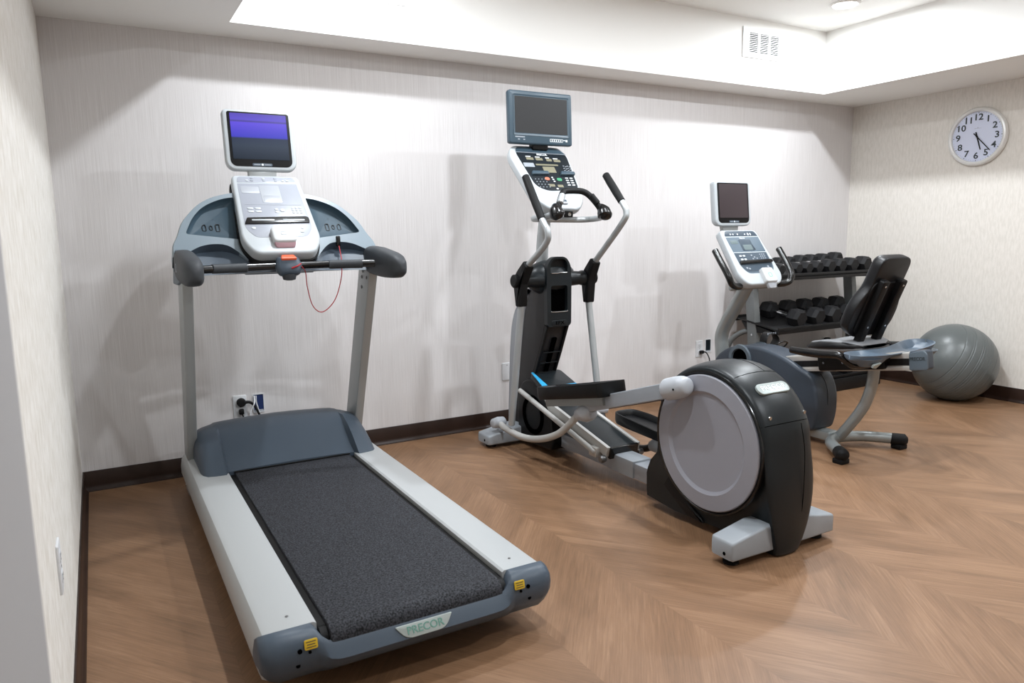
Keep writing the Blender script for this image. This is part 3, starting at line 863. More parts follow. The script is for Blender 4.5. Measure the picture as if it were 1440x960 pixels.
# rounded head and pivot axle
rings = []
for i in range(13):
    a = math.pi * i / 12
    x = -0.158 * math.cos(a); r = max(0.002, math.sin(a))
    rings.append([(x, -0.606 + 0.092 * r ** 0.9 * math.cos(t), 0.998 + 0.100 * r ** 0.9 * math.sin(t)) for t in [2 * math.pi * k / 28 for k in range(28)]])
part('column_head', loft(B(), rings), 'efx_dark', T, sharp=60)
part('pivot_axle', lathe(B(), [(0.0001, -0.262), (0.034, -0.262), (0.034, -0.205), (0.043, -0.195), (0.043, -0.182), (0.038, -0.172), (0.042, -0.125), (0.044, -0.088), (0.030, -0.070), (0.030, 0.070), (0.044, 0.088), (0.042, 0.125), (0.038, 0.172), (0.043, 0.182), (0.043, 0.195), (0.034, 0.205), (0.034, 0.262), (0.0001, 0.262)], (0, -0.650, 0.990), 'x', 28), 'efx_dark', T, sharp=40)
# silver front shroud
shp = [(-0.49, 0.91), (-0.40, 0.865), (-0.315, 0.765), (-0.272, 0.60), (-0.240, 0.236), (-0.240, 0.09), (-0.30, 0.09), (-0.36, 0.30), (-0.40, 0.525), (-0.45, 0.787), (-0.51, 0.93)]
part('front_shroud', prism(B(), smooth2(shp, 4), -0.080, 0.080, 0.012), 'efx_silver', T)
# mast
part('mast', tube(B(), [(0, -0.52, 0.98), (0, -0.525, 1.15), (0, -0.55, 1.30), (0, -0.572, 1.44), (0, -0.545, 1.545)], 0.036, seg=20, ry=0.9), 'efx_tube', T)
# flywheel housing in the front foot
fl = [(-0.41, 0.03), (-0.40, 0.26), (-0.45, 0.385), (-0.56, 0.42), (-0.68, 0.36), (-0.76, 0.24), (-0.79, 0.14), (-0.79, 0.04)]
fw = part('flywheel_cover', prism(B(), roundpoly(fl, 0.05, 5), -0.108, 0.108, 0.012), 'efx_black', T)
for sx in (-1, 1):
    part('flywheel_ring', lathe(B(), [(0.085, sx * 0.1075), (0.115, sx * 0.1075), (0.112, sx * 0.114), (0.088, sx * 0.114)] + [(0.085, sx * 0.1075)], (0, -0.585, 0.21), 'x', 36), 'void', fw)
# dark hood over the front of the ramp, light blue edge
FH = Frame((0, -0.625, 0.418), (1, 0, 0), (0, 0.93, 0.36))
hp = roundpoly([(-0.115, -0.105), (0.125, -0.105), (0.110, 0.095), (-0.095, 0.095)], [0.02, 0.02, 0.03, 0.03], 4)
hd = part('ramp_hood', plate(B(), FH, hp, 0.050, 0.012), 'efx_dark', T)
part('blue_trim', plate(B(), FH.shift(0, 0, 0.0015), [(-0.108, -0.098), (0.118, -0.098), (0.114, -0.074), (-0.070, -0.074), (-0.082, 0.085), (-0.094, 0.085)], 0.004, 0.0005), 'cyan', hd)
# inclined ramp with its rails
ra, rb = V(0, -0.56, 0.350), V(0, -1.285, 0.180)
dv = (rb - ra).normalized()
FRm = Frame((ra + rb) / 2, (1, 0, 0), -dv)
ln = (rb - ra).length
rp = part('ramp', plate(B(), FRm.shift(0, 0, 0.0), [(-0.085, -ln / 2), (0.085, -ln / 2), (0.085, ln / 2), (-0.085, ln / 2)], 0.050, 0.006), 'efx_dark', T)
part('ramp_end', plate(B(), Frame(rb + V(0, -0.004, -0.026), (1, 0, 0), FRm.n), rrect(0.176, 0.062, 0.006, 3), 0.012, 0.002), 'black_gloss', rp)
for sx in (-1, 1):
    o = sx * 0.128
    part('ramp_rail', tube(B(), [V(o, -0.470, 0.335), V(o, -1.215, 0.152)], 0.0145, seg=14, smooth=False), 'cream', rp)
    part('ramp_edge', plate(B(), FRm.shift(sx * 0.093, 0, 0.008), [(-0.010, -ln / 2), (0.010, -ln / 2), (0.010, ln / 2), (-0.010, ln / 2)], 0.050, 0.003), 'cream', rp)
    part('ramp_bracket', box(B(), (sx * 0.108, -1.195, 0.150), (0.046, 0.06, 0.050), 0.006), 'bike_rail', rp)
    part('rail_bolt', lathe(B(), [(0.0001, -0.014), (0.016, -0.014), (0.020, 0.0), (0.016, 0.016), (0.0001, 0.018)], (o * 0.92, -1.265, 0.128), 'x', 16), 'screw', rp)
part('beam_bracket', box(B(), (0, -1.345, 0.104), (0.118, 0.17, 0.088), 0.008), 'efx_foot', T)
part('bracket_block', box(B(), (0, -1.272, 0.132), (0.104, 0.06, 0.034), 0.008), 'efx_foot', T)
# rear drive housing
DC = (-1.985, 0.39)
side = arc(DC[0], DC[1], 0.318, 24, 160, 20)
rear = smooth2([side[-2], side[-1], (-2.298, 0.40), (-2.312, 0.30), (-2.318, 0.20), (-2.316, 0.10), (-2.306, 0.020), (-2.285, 0.004), (-2.20, 0.004)], 4, closed=False)[5:]
side = [(-1.62, 0.055), (-1.615, 0.16), (-1.640, 0.225), (-1.672, 0.27)] + side + rear + [(-2.12, 0.030), (-1.80, 0.040)]
def hs(x, f, g):
    out = []
    for y, z in side:
        d = Vector((y - DC[0], z - DC[1]))
        k = f if (z > 0.24 or y < -2.1) else 1.0
        if y < -2.1 and z < 0.42:
            k = 1 + (f - 1) * (0.25 + 0.75 * max(0, (z - 0.05) / 0.37))
        out.append([x, DC[0] + d.x * k, max(0.004, DC[1] + d.y * k)])
    for p in out:
        if p[1] < -2.0 and p[2] < 0.34:
            t = min(1, (0.34 - p[2]) / 0.31) ** 2 * min(1, (-2.0 - p[1]) / 0.2)
            p[0] *= 1 - 0.50 * t
    return out
S_ = [hs(-0.128, 0.955, 0), hs(-0.124, 0.975, 0), hs(-0.110, 0.995, 0), hs(-0.085, 1.015, 0), hs(-0.045, 1.032, 0), hs(0, 1.038, 0)]
S_ = S_ + [[(-x, y, z) for x, y, z in q] for q in reversed(S_[:-1])]
hg = part('drive_housing', loft(B(), S_), 'efx_dark', T, sharp=45)
lowb = [(-1.60, 0.05), (-1.600, 0.17), (-1.64, 0.245), (-1.72, 0.22), (-1.86, 0.105), (-1.96, 0.050), (-1.97, 0.034), (-1.80, 0.035)]
part('housing_skirt', prism(B(), roundpoly(lowb, 0.025, 3), -0.120, 0.120, 0.010), 'efx_black', hg)
# crank discs both sides with a raised rim
for sx in (-1, 1):
    part('disc_surround', lathe(B(), [(0.0001, sx * 0.118), (0.296, sx * 0.118), (0.299, sx * 0.126), (0.297, sx * 0.133), (0.290, sx * 0.134), (0.284, sx * 0.128), (0.0001, sx * 0.127)], (0, DC[0], DC[1]), 'x', 72), 'black_gloss', hg)
    part('crank_disc', lathe(B(), [(0.0001, sx * 0.122), (0.280, sx * 0.122), (0.281, sx * 0.136), (0.277, sx * 0.139), (0.214, sx * 0.142), (0.208, sx * 0.137), (0.200, sx * 0.132), (0.19, sx * 0.131), (0.0001, sx * 0.131)], (0, DC[0], DC[1]), 'x', 72), 'efx_disc', T, label='large pale grey crank disc', sharp=25)
# panel gaps, screws and name badge on the back of the housing
def hsurf(x, ang, lift=0.0):
    """point on the crown of the housing at angle (degrees, from straight back to the top)"""
    ax = abs(x)
    ks = [(0, 1.038), (0.045, 1.032), (0.085, 1.015), (0.110, 0.995), (0.124, 0.975), (0.128, 0.955)]
    for (x0, k0), (x1, k1) in zip(ks, ks[1:]):
        if x0 <= ax <= x1: k = k0 + (k1 - k0) * (ax - x0) / (x1 - x0)
    r = 0.318 * k + lift
    return V(x, DC[0] - r * math.cos(math.radians(ang)), DC[1] + r * math.sin(math.radians(ang)))
def seam(ang, x0=-0.127, x1=0.127):
    return tube(B(), [hsurf(x0 + (x1 - x0) * i / 16, ang, -0.0004) for i in range(17)], 0.0013, seg=6, smooth=False)
part('panel_gap', seam(24), 'void', hg)
part('panel_gap', seam(66), 'void', hg)
part('panel_gap', tube(B(), [hsurf(0.045, a, -0.0004) for a in range(66, 112, 5)], 0.0013, seg=6), 'void', hg)
part('panel_gap', tube(B(), [V(0.045, -2.302, 0.518), V(0.046, -2.322, 0.42), V(0.046, -2.326, 0.30), V(0.045, -2.324, 0.2), V(0.044, -2.316, 0.11)], 0.0013, seg=6), 'void', hg)
p0 = hsurf(0, 49.5, 0.0)
tg = V(0, math.sin(math.radians(49.5)), math.cos(math.radians(49.5)))
FN = Frame(p0 + V(0, -0.003, 0.002), (1, 0, 0), tg)
nb = part('name_badge', plate(B(), FN.shift(0.0, 0, 0.001), rrect(0.168, 0.050, 0.022, 6), 0.010, 0.003), 'badge', hg, label='pale rounded name badge')
part('lettering', text('PRECOR', FN.shift(0, 0, 0.0016), 0.034, 0.001, 0.0, sx=1.05), 'white_print', hg)
for x in (-0.088, 0.106):
    q = hsurf(x, 29, 0.001)
    part('screw', lathe(B(), [(0.0001, -0.004), (0.007, -0.004), (0.007, 0.001), (0.0001, 0.002)], q, 'y', 12), 'chrome', hg)
# moving levers, left one further back than the right one
def lever(sx, y0, gt, gb, bend, bend2, top, bot, end):
    X = sx * 0.226
    g = [V(X + sx * 0.012, *gt), V(X + sx * 0.012, (gt[0] + gb[0]) / 2, (gt[1] + gb[1]) / 2), V(X + sx * 0.012, *gb)]
    up = part('lever_tube', tube(B(), [V(X + sx * 0.012, *gb), V(X + sx * 0.012, *bend), V(X + sx * 0.006, *bend2), V(X, *top)], 0.0165, seg=16), 'efx_tube', T)
    part('lever_grip', tube(B(), g, [0.020, 0.0215, 0.0215, 0.020], seg=18, n=6), 'black_soft', T, label='black foam lever grip')
    part('lower_lever', tube(B(), [V(X, *bot), V(X + sx * 0.006, (bot[0] + end[0]) / 2, (bot[1] + end[1]) / 2), V(X + sx * 0.012, *end)], 0.0195, seg=16), 'efx_tube', T)
    pv = (-0.660, 0.990)
    # Y-shaped boot
    d1 = Vector((top[0] - pv[0], top[1] - pv[1])).normalized(); d2 = Vector((bot[0] - pv[0], bot[1] - pv[1])).normalized()
    n1 = Vector((-d1.y, d1.x)); n2 = Vector((-d2.y, d2.x))
    P = lambda base, d, n, a, c: (base[0] + d.x * a + n.x * c, base[1] + d.y * a + n.y * c)
    o = [P(top, d1, n1, 0.010, -0.023), P(top, d1, n1, 0.010, 0.023), P(pv, d1, n1, 0.02, 0.040), P(pv, d2, n2, 0.02, -0.040), P(bot, d2, n2, 0.008, -0.022), P(bot, d2, n2, 0.008, 0.022), P(pv, d2, n2, 0.02, 0.038), P(pv, d1, n1, 0.02, -0.040)]
    b_ = part('lever_boot', prism(B(), roundpoly(o, [0.008, 0.008, 0.03, 0.03, 0.008, 0.008, 0.03, 0.03], 4), X - 0.027, X + 0.027, 0.010), 'black_soft', T)
    part('pivot_cap', lathe(B(), [(0.0001, sx * 0.274), (0.030, sx * 0.273), (0.036, sx * 0.268), (0.037, sx * 0.246), (0.0001, sx * 0.245)], (0, -0.660, 0.990), 'x', 28), 'black_soft', b_)
lever(-1, 0, (-0.748, 1.540), (-0.905, 1.318), (-0.962, 1.250), (-0.930, 1.190), (-0.745, 1.078), (-0.668, 0.858), (-0.560, 0.165))
lever(1, 0, (-0.808, 1.556), (-0.950, 1.408), (-0.990, 1.350), (-0.960, 1.290), (-0.725, 1.082), (-0.664, 0.856), (-0.755, 0.250))
# foot arms
def footarm(sx, joint, tubes, rail0, rail1, sock, foot, tilt):
    X = sx * 0.195
    r0, r1 = V(X, *rail0), V(X, *rail1)
    d = (r1 - r0).normalized()
    F = Frame((r0 + r1) / 2, d, V(0, 0, 1) - d * d.z)
    L2 = (r1 - r0).length
    rl = part('foot_rail', plate(B(), Frame((r0 + r1) / 2 + V(-0.021, 0, 0), F.u, F.v), rrect(L2, 0.066, 0.006, 3), 0.042, 0.004, back_bev=0.004), 'efx_silver', T)
    # crank socket
    s0 = V(X - sx * 0.012, *sock)
    a0 = s0 - d * 0.075; a1 = s0 + d * 0.018
    part('crank_socket', tube(B(), [a0, a0 + d * 0.012, s0 - d * 0.01, s0 + d * 0.03, s0 + d * 0.055], [0.034, 0.047, 0.048, 0.045, 0.036], seg=20, n=4), 'pale_plastic', rl)
    part('crank_pin', lathe(B(), [(0.0001, sx * 0.128), (0.026, sx * 0.128), (0.026, sx * 0.19), (0.0001, sx * 0.19)], (0, s0.y - 0.018, s0.z), 'x', 20), 'pale_plastic', rl)
    part('screw', lathe(B(), [(0.0001, 0.0), (0.005, 0.0), (0.005, 0.003), (0.0001, 0.003)], (s0.x + sx * 0.046, s0.y - 0.02, s0.z), 'x', 12), 'void', rl)
    # curved link down to the lever foot
    jx = sx * 0.242
    tt = [V(jx, *joint)] + [V(sx * (0.242 - 0.04 * i / len(tubes)), *q) for i, q in enumerate(tubes)] + [V(X, rail0[0] + 0.02, rail0[1] - 0.03)]
    part('link_tube', tube(B(), tt, 0.019, seg=16), 'cream' if sx < 0 else 'efx_side', rl)
    part('link_joint', tube(B(), [V(jx - sx * 0.034, joint[0] + 0.006, joint[1]), V(jx, *joint), V(jx + sx * 0.040, joint[0] - 0.004, joint[1])], [0.030, 0.034, 0.028], seg=18, n=4), 'pale_plastic', rl)
    k1 = V(X, rail0[0] + 0.045, rail0[1] - 0.052); k2 = V(X, rail0[0] - 0.045, rail0[1] - 0.022)
    part('link_socket', tube(B(), [k1, k1 * 0.4 + k2 * 0.6, k2 + V(0, -0.02, 0)], [0.029, 0.040, 0.046, 0.034], seg=18, n=4), 'pale_plastic', rl)
    # pedal: a tray with upstanding sides, on frame along the arm
    f0, f1 = V(X, *foot[0]), V(X, *foot[1])
    dd = (f1 - f0).normalized()
    FPd = Frame(f0, (1, 0, 0), dd)
    Lp = (f1 - f0).length
    nrm = FPd.n if FPd.n.z > 0 else -FPd.n
    hw = 0.082
    base = roundpoly([(-hw + 0.015, 0), (hw - 0.015, 0), (hw, 0.12), (hw, Lp), (-hw, Lp), (-hw, 0.12)], [0.05, 0.05, 0.03, 0.025, 0.025, 0.03], 4)
    def up(a, b_, h): return f0 + V(1, 0, 0) * a + dd * b_ + nrm * h
    inn = inset(base, 0.014)
    def hgt(b_):
        t = b_ / Lp
        if sx < 0: return 0.044 + 0.004 * math.cos(t * 6) - 0.026 * math.exp(-((t - 0.62) / 0.16) ** 2) + 0.012 * max(0, t - 0.75)
        return 0.040 - 0.02 * max(0, t - 0.3)
    rg = [[up(a, b_, -0.018) for a, b_ in inset(base, 0.006)], [up(a, b_, 0.0) for a, b_ in base], [up(a, b_, hgt(b_)) for a, b_ in base],
          [up(a, b_, hgt(b_) + 0.002) for a, b_ in inset(base, 0.006)], [up(a, b_, hgt(b_) - 0.004) for a, b_ in inn], [up(a, b_, 0.010) for a, b_ in inset(base, 0.020)], [up(a * 0.05, Lp / 2 + (b_ - Lp / 2) * 0.05, 0.010) for a, b_ in inn]]
    p_ = part('pedal', loft(B(), rg), 'efx_black', T, sharp=45)
    part('pedal_bracket', plate(B(), Frame(f0 + dd * (Lp * 0.5) + nrm * (-0.018), (1, 0, 0), dd), [(-0.035, -Lp * 0.42), (0.035, -Lp * 0.42), (0.035, Lp * 0.42), (-0.035, Lp * 0.42)], (0.040 if sx < 0 else 0.012) * (1 if FPd.n.z > 0 else -1), 0.0), 'bike_silver' if sx < 0 else 'efx_side', p_)
footarm(-1, (-0.412, 0.145), [(-0.50, 0.128), (-0.68, 0.118), (-0.86, 0.150), (-1.02, 0.215), (-1.13, 0.300)], (-1.215, 0.398), (-1.83, 0.588), (-1.872, 0.606), ((-0.862, 0.388), (-1.455, 0.512)), 0)
footarm(1, (-0.755, 0.230), [(-0.82, 0.150), (-0.98, 0.090), (-1.15, 0.100), (-1.25, 0.135)], (-1.32, 0.200), (-2.02, 0.176), (-2.095, 0.174), ((-1.02, 0.248), (-1.52, 0.228)), 0)
# fixed handlebar with heart-rate grips
ub = [(-0.147, -0.905, 1.350), (-0.178, -0.85, 1.330), (-0.195, -0.78, 1.326), (-0.165, -0.715, 1.322), (-0.08, -0.700, 1.320), (0.08, -0.700, 1.318), (0.165, -0.715, 1.318), (0.195, -0.78, 1.322), (0.178, -0.85, 1.328), (0.147, -0.905, 1.350)]
fh = part('fixed_handlebar', tube(B(), ub, 0.0165, seg=16), 'efx_tube', T)
part('bar_bracket', box(B(), (0, -0.640, 1.330), (0.06, 0.13, 0.05), 0.008), 'efx_side', fh)
gp = [(-0.146, -0.905, 1.345), (-0.125, -0.890, 1.385), (-0.085, -0.862, 1.445), (-0.058, -0.848, 1.462), (0.0, -0.845, 1.466), (0.056, -0.848, 1.462), (0.090, -0.864, 1.440), (0.128, -0.892, 1.385), (0.146, -0.905, 1.345)]
hg2 = part('heart_rate_grip', tube(B(), gp, 0.0165, seg=16), 'black_soft', T)
for sx in (-1, 1):
    part('grip_pod', tube(B(), [(sx * 0.142, -0.885, 1.385), (sx * 0.150, -0.905, 1.360), (sx * 0.150, -0.920, 1.335), (sx * 0.146, -0.925, 1.322)], [0.020, 0.036, 0.040, 0.026], seg=18, n=5), 'black_gloss', hg2)
    part('sensor_strip', tube(B(), [(sx * 0.118, -0.894, 1.400), (sx * 0.092, -0.875, 1.440)], 0.0175, seg=14, smooth=False), 'efx_tube' if sx < 0 else 'black_soft', hg2)
# console
FC = Frame((-0.006, -0.779, 1.372), (1, 0, 0), (0, 0.286, 0.352))
co = roundpoly([(-0.100, 0.0), (0.100, 0.0), (0.158, 0.075), (0.186, 0.400), (0.150, 0.470), (-0.165, 0.470), (-0.205, 0.400), (-0.165, 0.075)], [0.07, 0.07, 0.05, 0.05, 0.04, 0.04, 0.05, 0.05], 6)
cn = part('console', plate(B(), FC, co, 0.058, 0.014, back_bev=0.022, bseg=4), 'console_white', T)
FO = FC.shift(0, 0, 0.0008)
ov = roundpoly([(-0.06, 0.128), (0.128, 0.140), (0.150, 0.160), (0.172, 0.405), (0.130, 0.452), (0.02, 0.464), (-0.145, 0.452), (-0.160, 0.405), (-0.125, 0.165)], [0.06, 0.02, 0.02, 0.03, 0.04, 0.1, 0.03, 0.02, 0.05], 5)
part('overlay', plate(B(), FO, ov, 0.003, 0.0004), 'overlay_black', cn)
part('overlay_band', plate(B(), FO.shift(0, 0, 0.001), roundpoly([(-0.156, 0.416), (0.168, 0.412), (0.132, 0.450), (0.02, 0.460), (-0.143, 0.448)], [0.002, 0.002, 0.04, 0.1, 0.03], 4), 0.002, 0.0003), 'bezel_blue', cn)
part('overlay_line', plate(B(), FO.shift(0, 0, 0.0012), [(-0.160, 0.411), (0.170, 0.406), (0.170, 0.409), (-0.160, 0.414)], 0.002), 'grey_print', cn)
part('lettering', text('PRECOR', FO.shift(0.005, 0.398, 0.0012), 0.020, 0.0008, 0.0004, sx=0.9), 'white_print', cn)
for x, y, w_, h_ in ((-0.085, 0.366, 0.046, 0.018), (-0.025, 0.364, 0.044, 0.018), (0.038, 0.360, 0.036, 0.018), (0.090, 0.356, 0.044, 0.018)):
    part('readout', plate(B(), FO.shift(0, 0, 0.0012), rrect(w_, h_, 0.002, 2, x, y), 0.002, 0.0003), 'lcd', cn)
    part('readout_title', plate(B(), FO.shift(0, 0, 0.0012), rrect(w_ * 0.7, 0.006, 0.001, 1, x - 0.006, y + 0.016), 0.002), 'white_print', cn)
part('readout', plate(B(), FO.shift(0, 0, 0.0012), rrect(0.146, 0.011, 0.003, 2, 0.01, 0.322), 0.002, 0.0003), 'lcd', cn)
part('display', plate(B(), FO.shift(0, 0, 0.0012), rrect(0.078, 0.044, 0.003, 2, 0.012, 0.286), 0.002, 0.0003), 'lcd', cn)
part('info_panel', plate(B(), FO.shift(0, 0, 0.0012), rrect(0.066, 0.030, 0.003, 2, -0.108, 0.318), 0.002, 0.0003), 'grey_print', cn)
bm = B()
for i in range(4):
    for j in range(3): plate(bm, FO.shift(0, 0, 0.0012), rrect(0.009, 0.005, 0.001, 1, 0.118 + i * 0.013 - j * 0.002, 0.318 - j * 0.017 - (i % 2) * 0.005), 0.002)
part('zone_chart', bm, 'grey_print', cn)
for x0, x1, y0 in ((-0.122, -0.010, 0.250), (0.066, 0.164, 0.252)):
    part('reading_ledge', plate(B(), FO.shift(0, 0, 0.014), roundpoly([(x0, y0 - 0.010), (x1, y0 - 0.006), (x1, y0 + 0.016), (x0 + 0.01, y0 + 0.016)], 0.006, 3), 0.017, 0.004), 'bezel_blue', cn)
for i in range(4):
    for j in range(4): button(FO, -0.108 + i * 0.021 + j * 0.003, 0.214 - j * 0.019, 0.007, 0.005, 'grey_print', cn, hgt=0.0014)
part('quick_start_button', plate(B(), FO.shift(0, 0, 0.002), rrect(0.030, 0.022, 0.010, 4, -0.030, 0.218), 0.003, 0.0006), 'red_button', cn)
part('start_button', plate(B(), FO.shift(0, 0, 0.002), rrect(0.032, 0.022, 0.010, 4, 0.048, 0.214), 0.003, 0.0006), 'green_button', cn)
for x, y in ((0.006, 0.228), (0.008, 0.214), (0.010, 0.200)): button(FO, x, y, 0.012, 0.008, 'white_print', cn, hgt=0.0014)
for x, y in ((-0.018, 0.170), (0.036, 0.166)): part('readout', plate(B(), FO.shift(0, 0, 0.0012), rrect(0.036, 0.018, 0.002, 2, x, y), 0.002, 0.0003), 'lcd', cn)
button(FO, 0.008, 0.146, 0.014, 0.010, 'white_print', cn, hgt=0.0014)
for i in range(2):
    for j in range(4): button(FO, 0.100 + i * 0.030 - j * 0.001, 0.226 - j * 0.017, 0.020, 0.007, 'white_print', cn, hgt=0.0014)
part('console_latch', plate(B(), FC.shift(0.010, 0.050, 0.010), rrect(0.034, 0.034, 0.006, 3), 0.014, 0.003), 'pale_plastic', cn)
part('latch_window', plate(B(), FC.shift(0.010, 0.052, 0.0106), rrect(0.022, 0.014, 0.003, 3), 0.002, 0.0003), 'overlay_slate_dark', cn)
part('lock_block', box(B(), (0.008, -0.782, 1.345), (0.050, 0.022, 0.034), 0.005), 'black', cn)
part('lock', lathe(B(), [(0.007, -0.7935), (0.010, -0.795), (0.010, -0.790), (0.007, -0.790), (0.007, -0.7935)], (0.008, 0, 1.345), 'y', 16), 'chrome', cn)
part('monitor_neck', box(B(), (0, -0.495, 1.745), (0.10, 0.05, 0.07), 0.006), 'black', T)
FMn = Frame((0, -0.530, 1.880), (1, 0, 0), (0, 0.03, 1.0))
mo = monitor(T, FMn, 0.412, 0.288, 0.050, 'blue')
bm = B()
for i in range(6):
    o = rrect(0.014, 0.017, 0.003, 2, 0.060 + i * 0.0145, -0.117)
    plate(bm, FMn.shift(0, 0, 0.0008), o, 0.001, holes=[inset(o, 0.0024)])
plate(bm, FMn.shift(0, 0, 0.0008), rrect(0.012, 0.012, 0.002, 2, 0.164, -0.116), 0.001)
plate(bm, FMn.shift(0, 0, 0.0008), rrect(0.014, 0.004, 0.001, 2, 0.149, -0.114), 0.001)
part('key_symbols', bm, 'white_print', mo)
bm = B()
for x, y, w_, h_ in ((-0.142, -0.106, 0.062, 0.006), (-0.150, -0.119, 0.013, 0.006), (-0.116, -0.119, 0.012, 0.006)): plate(bm, FMn.shift(0, 0, 0.0008), rrect(w_, h_, 0.002, 2, x, y), 0.001)
part('jack_symbols', bm, 'grey_print', mo)

# ------------------------------------------------------------------ recumbent bike
T = thing('recumbent_bike', 'grey recumbent exercise bike with black seat and white console, behind the elliptical', 'exercise bike', (3.795, -1.00, 0))
# crank housing
hp = [(-0.560, 0.10), (-0.545, 0.30), (-0.575, 0.400), (-0.640, 0.462), (-0.730, 0.502), (-0.850, 0.520), (-0.960, 0.520), (-1.060, 0.503), (-1.150, 0.478), (-1.240, 0.442), (-1.335, 0.400), (-1.372, 0.330), (-1.388, 0.230), (-1.376, 0.130), (-1.340, 0.075), (-1.20, 0.06), (-0.62, 0.06)]
hpr = smooth2(hp, 4)
hs_ = part('crank_housing', prism(B(), hpr, -0.095, 0.095, 0.020, 4), 'bike_blue', T, sharp=40)
for sx in (-1, 1):
    if sx > 0: part('crank_disc', lathe(B(), [(0.0001, sx * 0.09), (0.240, sx * 0.09), (0.246, sx * 0.096), (0.244, sx * 0.106), (0.232, sx * 0.112), (0.10, sx * 0.114), (0.0001, sx * 0.114)], (0, -1.125, 0.250), 'x', 56), 'bike_disc', hs_)
    part('hub_ring', lathe(B(), [(0.060, sx * 0.092), (0.092, sx * 0.092), (0.088, sx * 0.108), (0.066, sx * 0.108), (0.060, sx * 0.092)], (0, -0.800, 0.432), 'x', 36), 'bike_disc', hs_)
    part('hub_core', lathe(B(), [(0.0001, sx * 0.094), (0.060, sx * 0.094), (0.058, sx * 0.100), (0.0001, sx * 0.100)], (0, -0.800, 0.432), 'x', 36), 'void', hs_)
part('panel_gap', tube(B(), [(0.0, -1.3875, 0.23), (0.0, -1.384, 0.30), (0.0, -1.366, 0.36), (0.0, -1.330, 0.406)], 0.0014, seg=6), 'void', hs_)
# pedals with straps
for sx, (py, pz) in ((1, (-0.775, 0.478)), (-1, (-0.82, 0.27))):
    cr = part('crank_arm', tube(B(), [(sx * 0.135, -0.80, 0.40), (sx * 0.142, (py - 0.80) / 2, (pz + 0.40) / 2), (sx * 0.150, py, pz)], [0.020, 0.016, 0.016], seg=14), 'black_gloss', T)
    cx_ = sx * 0.205
    pd = part('pedal', box(B(), (cx_, py, pz), (0.095, 0.150, 0.022), 0.005), 'black_soft', T)
    bm = B()
    st = [(cx_ - sx * 0.045, py + 0.02, pz + 0.005), (cx_ - sx * 0.046, py + 0.015, pz + 0.06), (cx_ - sx * 0.02, py + 0.012, pz + 0.092), (cx_ + sx * 0.035, py + 0.012, pz + 0.086), (cx_ + sx * 0.072, py + 0.015, pz + 0.045), (cx_ + sx * 0.052, py + 0.02, pz + 0.002)]
    tube(bm, st, 0.030, seg=12, ry=0.10, side=(0, 1, 0))
    sp_ = part('pedal_strap', bm, 'rack_dark', pd)
    bm = B()
    F = Frame((cx_, py - 0.075, pz + 0.035), (1, 0, 0), (0, 0, 1))
    for k in range(5): plate(bm, Frame((cx_ - 0.036 + k * 0.018, py - 0.012, pz + 0.090), (1, 0, 0), (0, 0, 1)), rrect(0.007, 0.014, 0.002, 2), 0.003)
    part('strap_number', bm, 'grey_print', pd)
    part('pedal_cage', tube(B(), [(cx_ - sx * 0.046, py - 0.07, pz), (cx_ - sx * 0.046, py - 0.10, pz + 0.035), (cx_, py - 0.112, pz + 0.05), (cx_ + sx * 0.046, py - 0.10, pz + 0.035), (cx_ + sx * 0.046, py - 0.07, pz)], 0.006, seg=8), 'black_gloss', pd)
# front post and console
part('post', tube(B(), [(0, -0.555, 0.36), (0, -0.545, 0.46), (0, -0.540, 0.53), (0, -0.556, 0.590), (0, -0.610, 0.680), (0, -0.690, 0.800), (0, -0.770, 0.925)], 0.050, seg=20, ry=0.8, side=(1, 0, 0)), 'bike_silver', T)
part('front_foot', tube(B(), [(-0.26, -0.56, 0.045), (0, -0.56, 0.050), (0.26, -0.56, 0.045)], 0.032, seg=16), 'bike_silver', T)
part('front_rail', box(B(), (0, -0.98, 0.055), (0.09, 0.92, 0.05), 0.006), 'bike_silver', T)
FC = Frame((-0.008, -0.905, 0.92), (1, 0, 0), (0, 0.225, 0.325))
co = roundpoly([(-0.145, -0.008), (0.145, -0.008), (0.190, 0.055), (0.146, 0.402), (-0.178, 0.402), (-0.190, 0.055)], [0.05, 0.05, 0.06, 0.03, 0.03, 0.06], 6)
cn = part('console', plate(B(), FC, co, 0.060, 0.012, back_bev=0.022, bseg=4), 'console_white', T)
FO = FC.shift(-0.004, 0, 0.0008)
part('overlay', plate(B(), FO, roundpoly([(-0.100, 0.072), (0.115, 0.072), (0.150, 0.115), (0.140, 0.345), (-0.152, 0.345), (-0.140, 0.130)], [0.03, 0.03, 0.03, 0.004, 0.004, 0.03], 4), 0.003, 0.0004), 'overlay_slate', cn)
part('overlay', plate(B(), FO, roundpoly([(-0.152, 0.351), (0.140, 0.351), (0.126, 0.392), (-0.138, 0.392)], [0.003, 0.003, 0.024, 0.024], 4), 0.003, 0.0004), 'overlay_slate_dark', cn)
part('overlay_panel', plate(B(), FO.shift(0, 0, 0.001), roundpoly([(-0.105, 0.085), (0.105, 0.085), (0.140, 0.125), (0.142, 0.222), (-0.142, 0.222), (-0.134, 0.135)], [0.02, 0.02, 0.02, 0.003, 0.003, 0.02], 4), 0.002, 0.0003), 'overlay_slate_dark', cn)
part('overlay_line', plate(B(), FO.shift(0, 0, 0.0014), [(-0.146, 0.226), (0.143, 0.226), (0.143, 0.229), (-0.146, 0.229)], 0.002), 'white_print', cn)
part('overlay_panel', plate(B(), FO.shift(0, 0, 0.0012), rrect(0.105, 0.085, 0.006, 3, 0.0, 0.283), 0.002, 0.0003), 'overlay_slate_dark', cn)
part('display', plate(B(), FO.shift(0, 0, 0.0018), rrect(0.076, 0.040, 0.003, 2, 0.003, 0.265), 0.002, 0.0003), 'lcd_slate', cn)
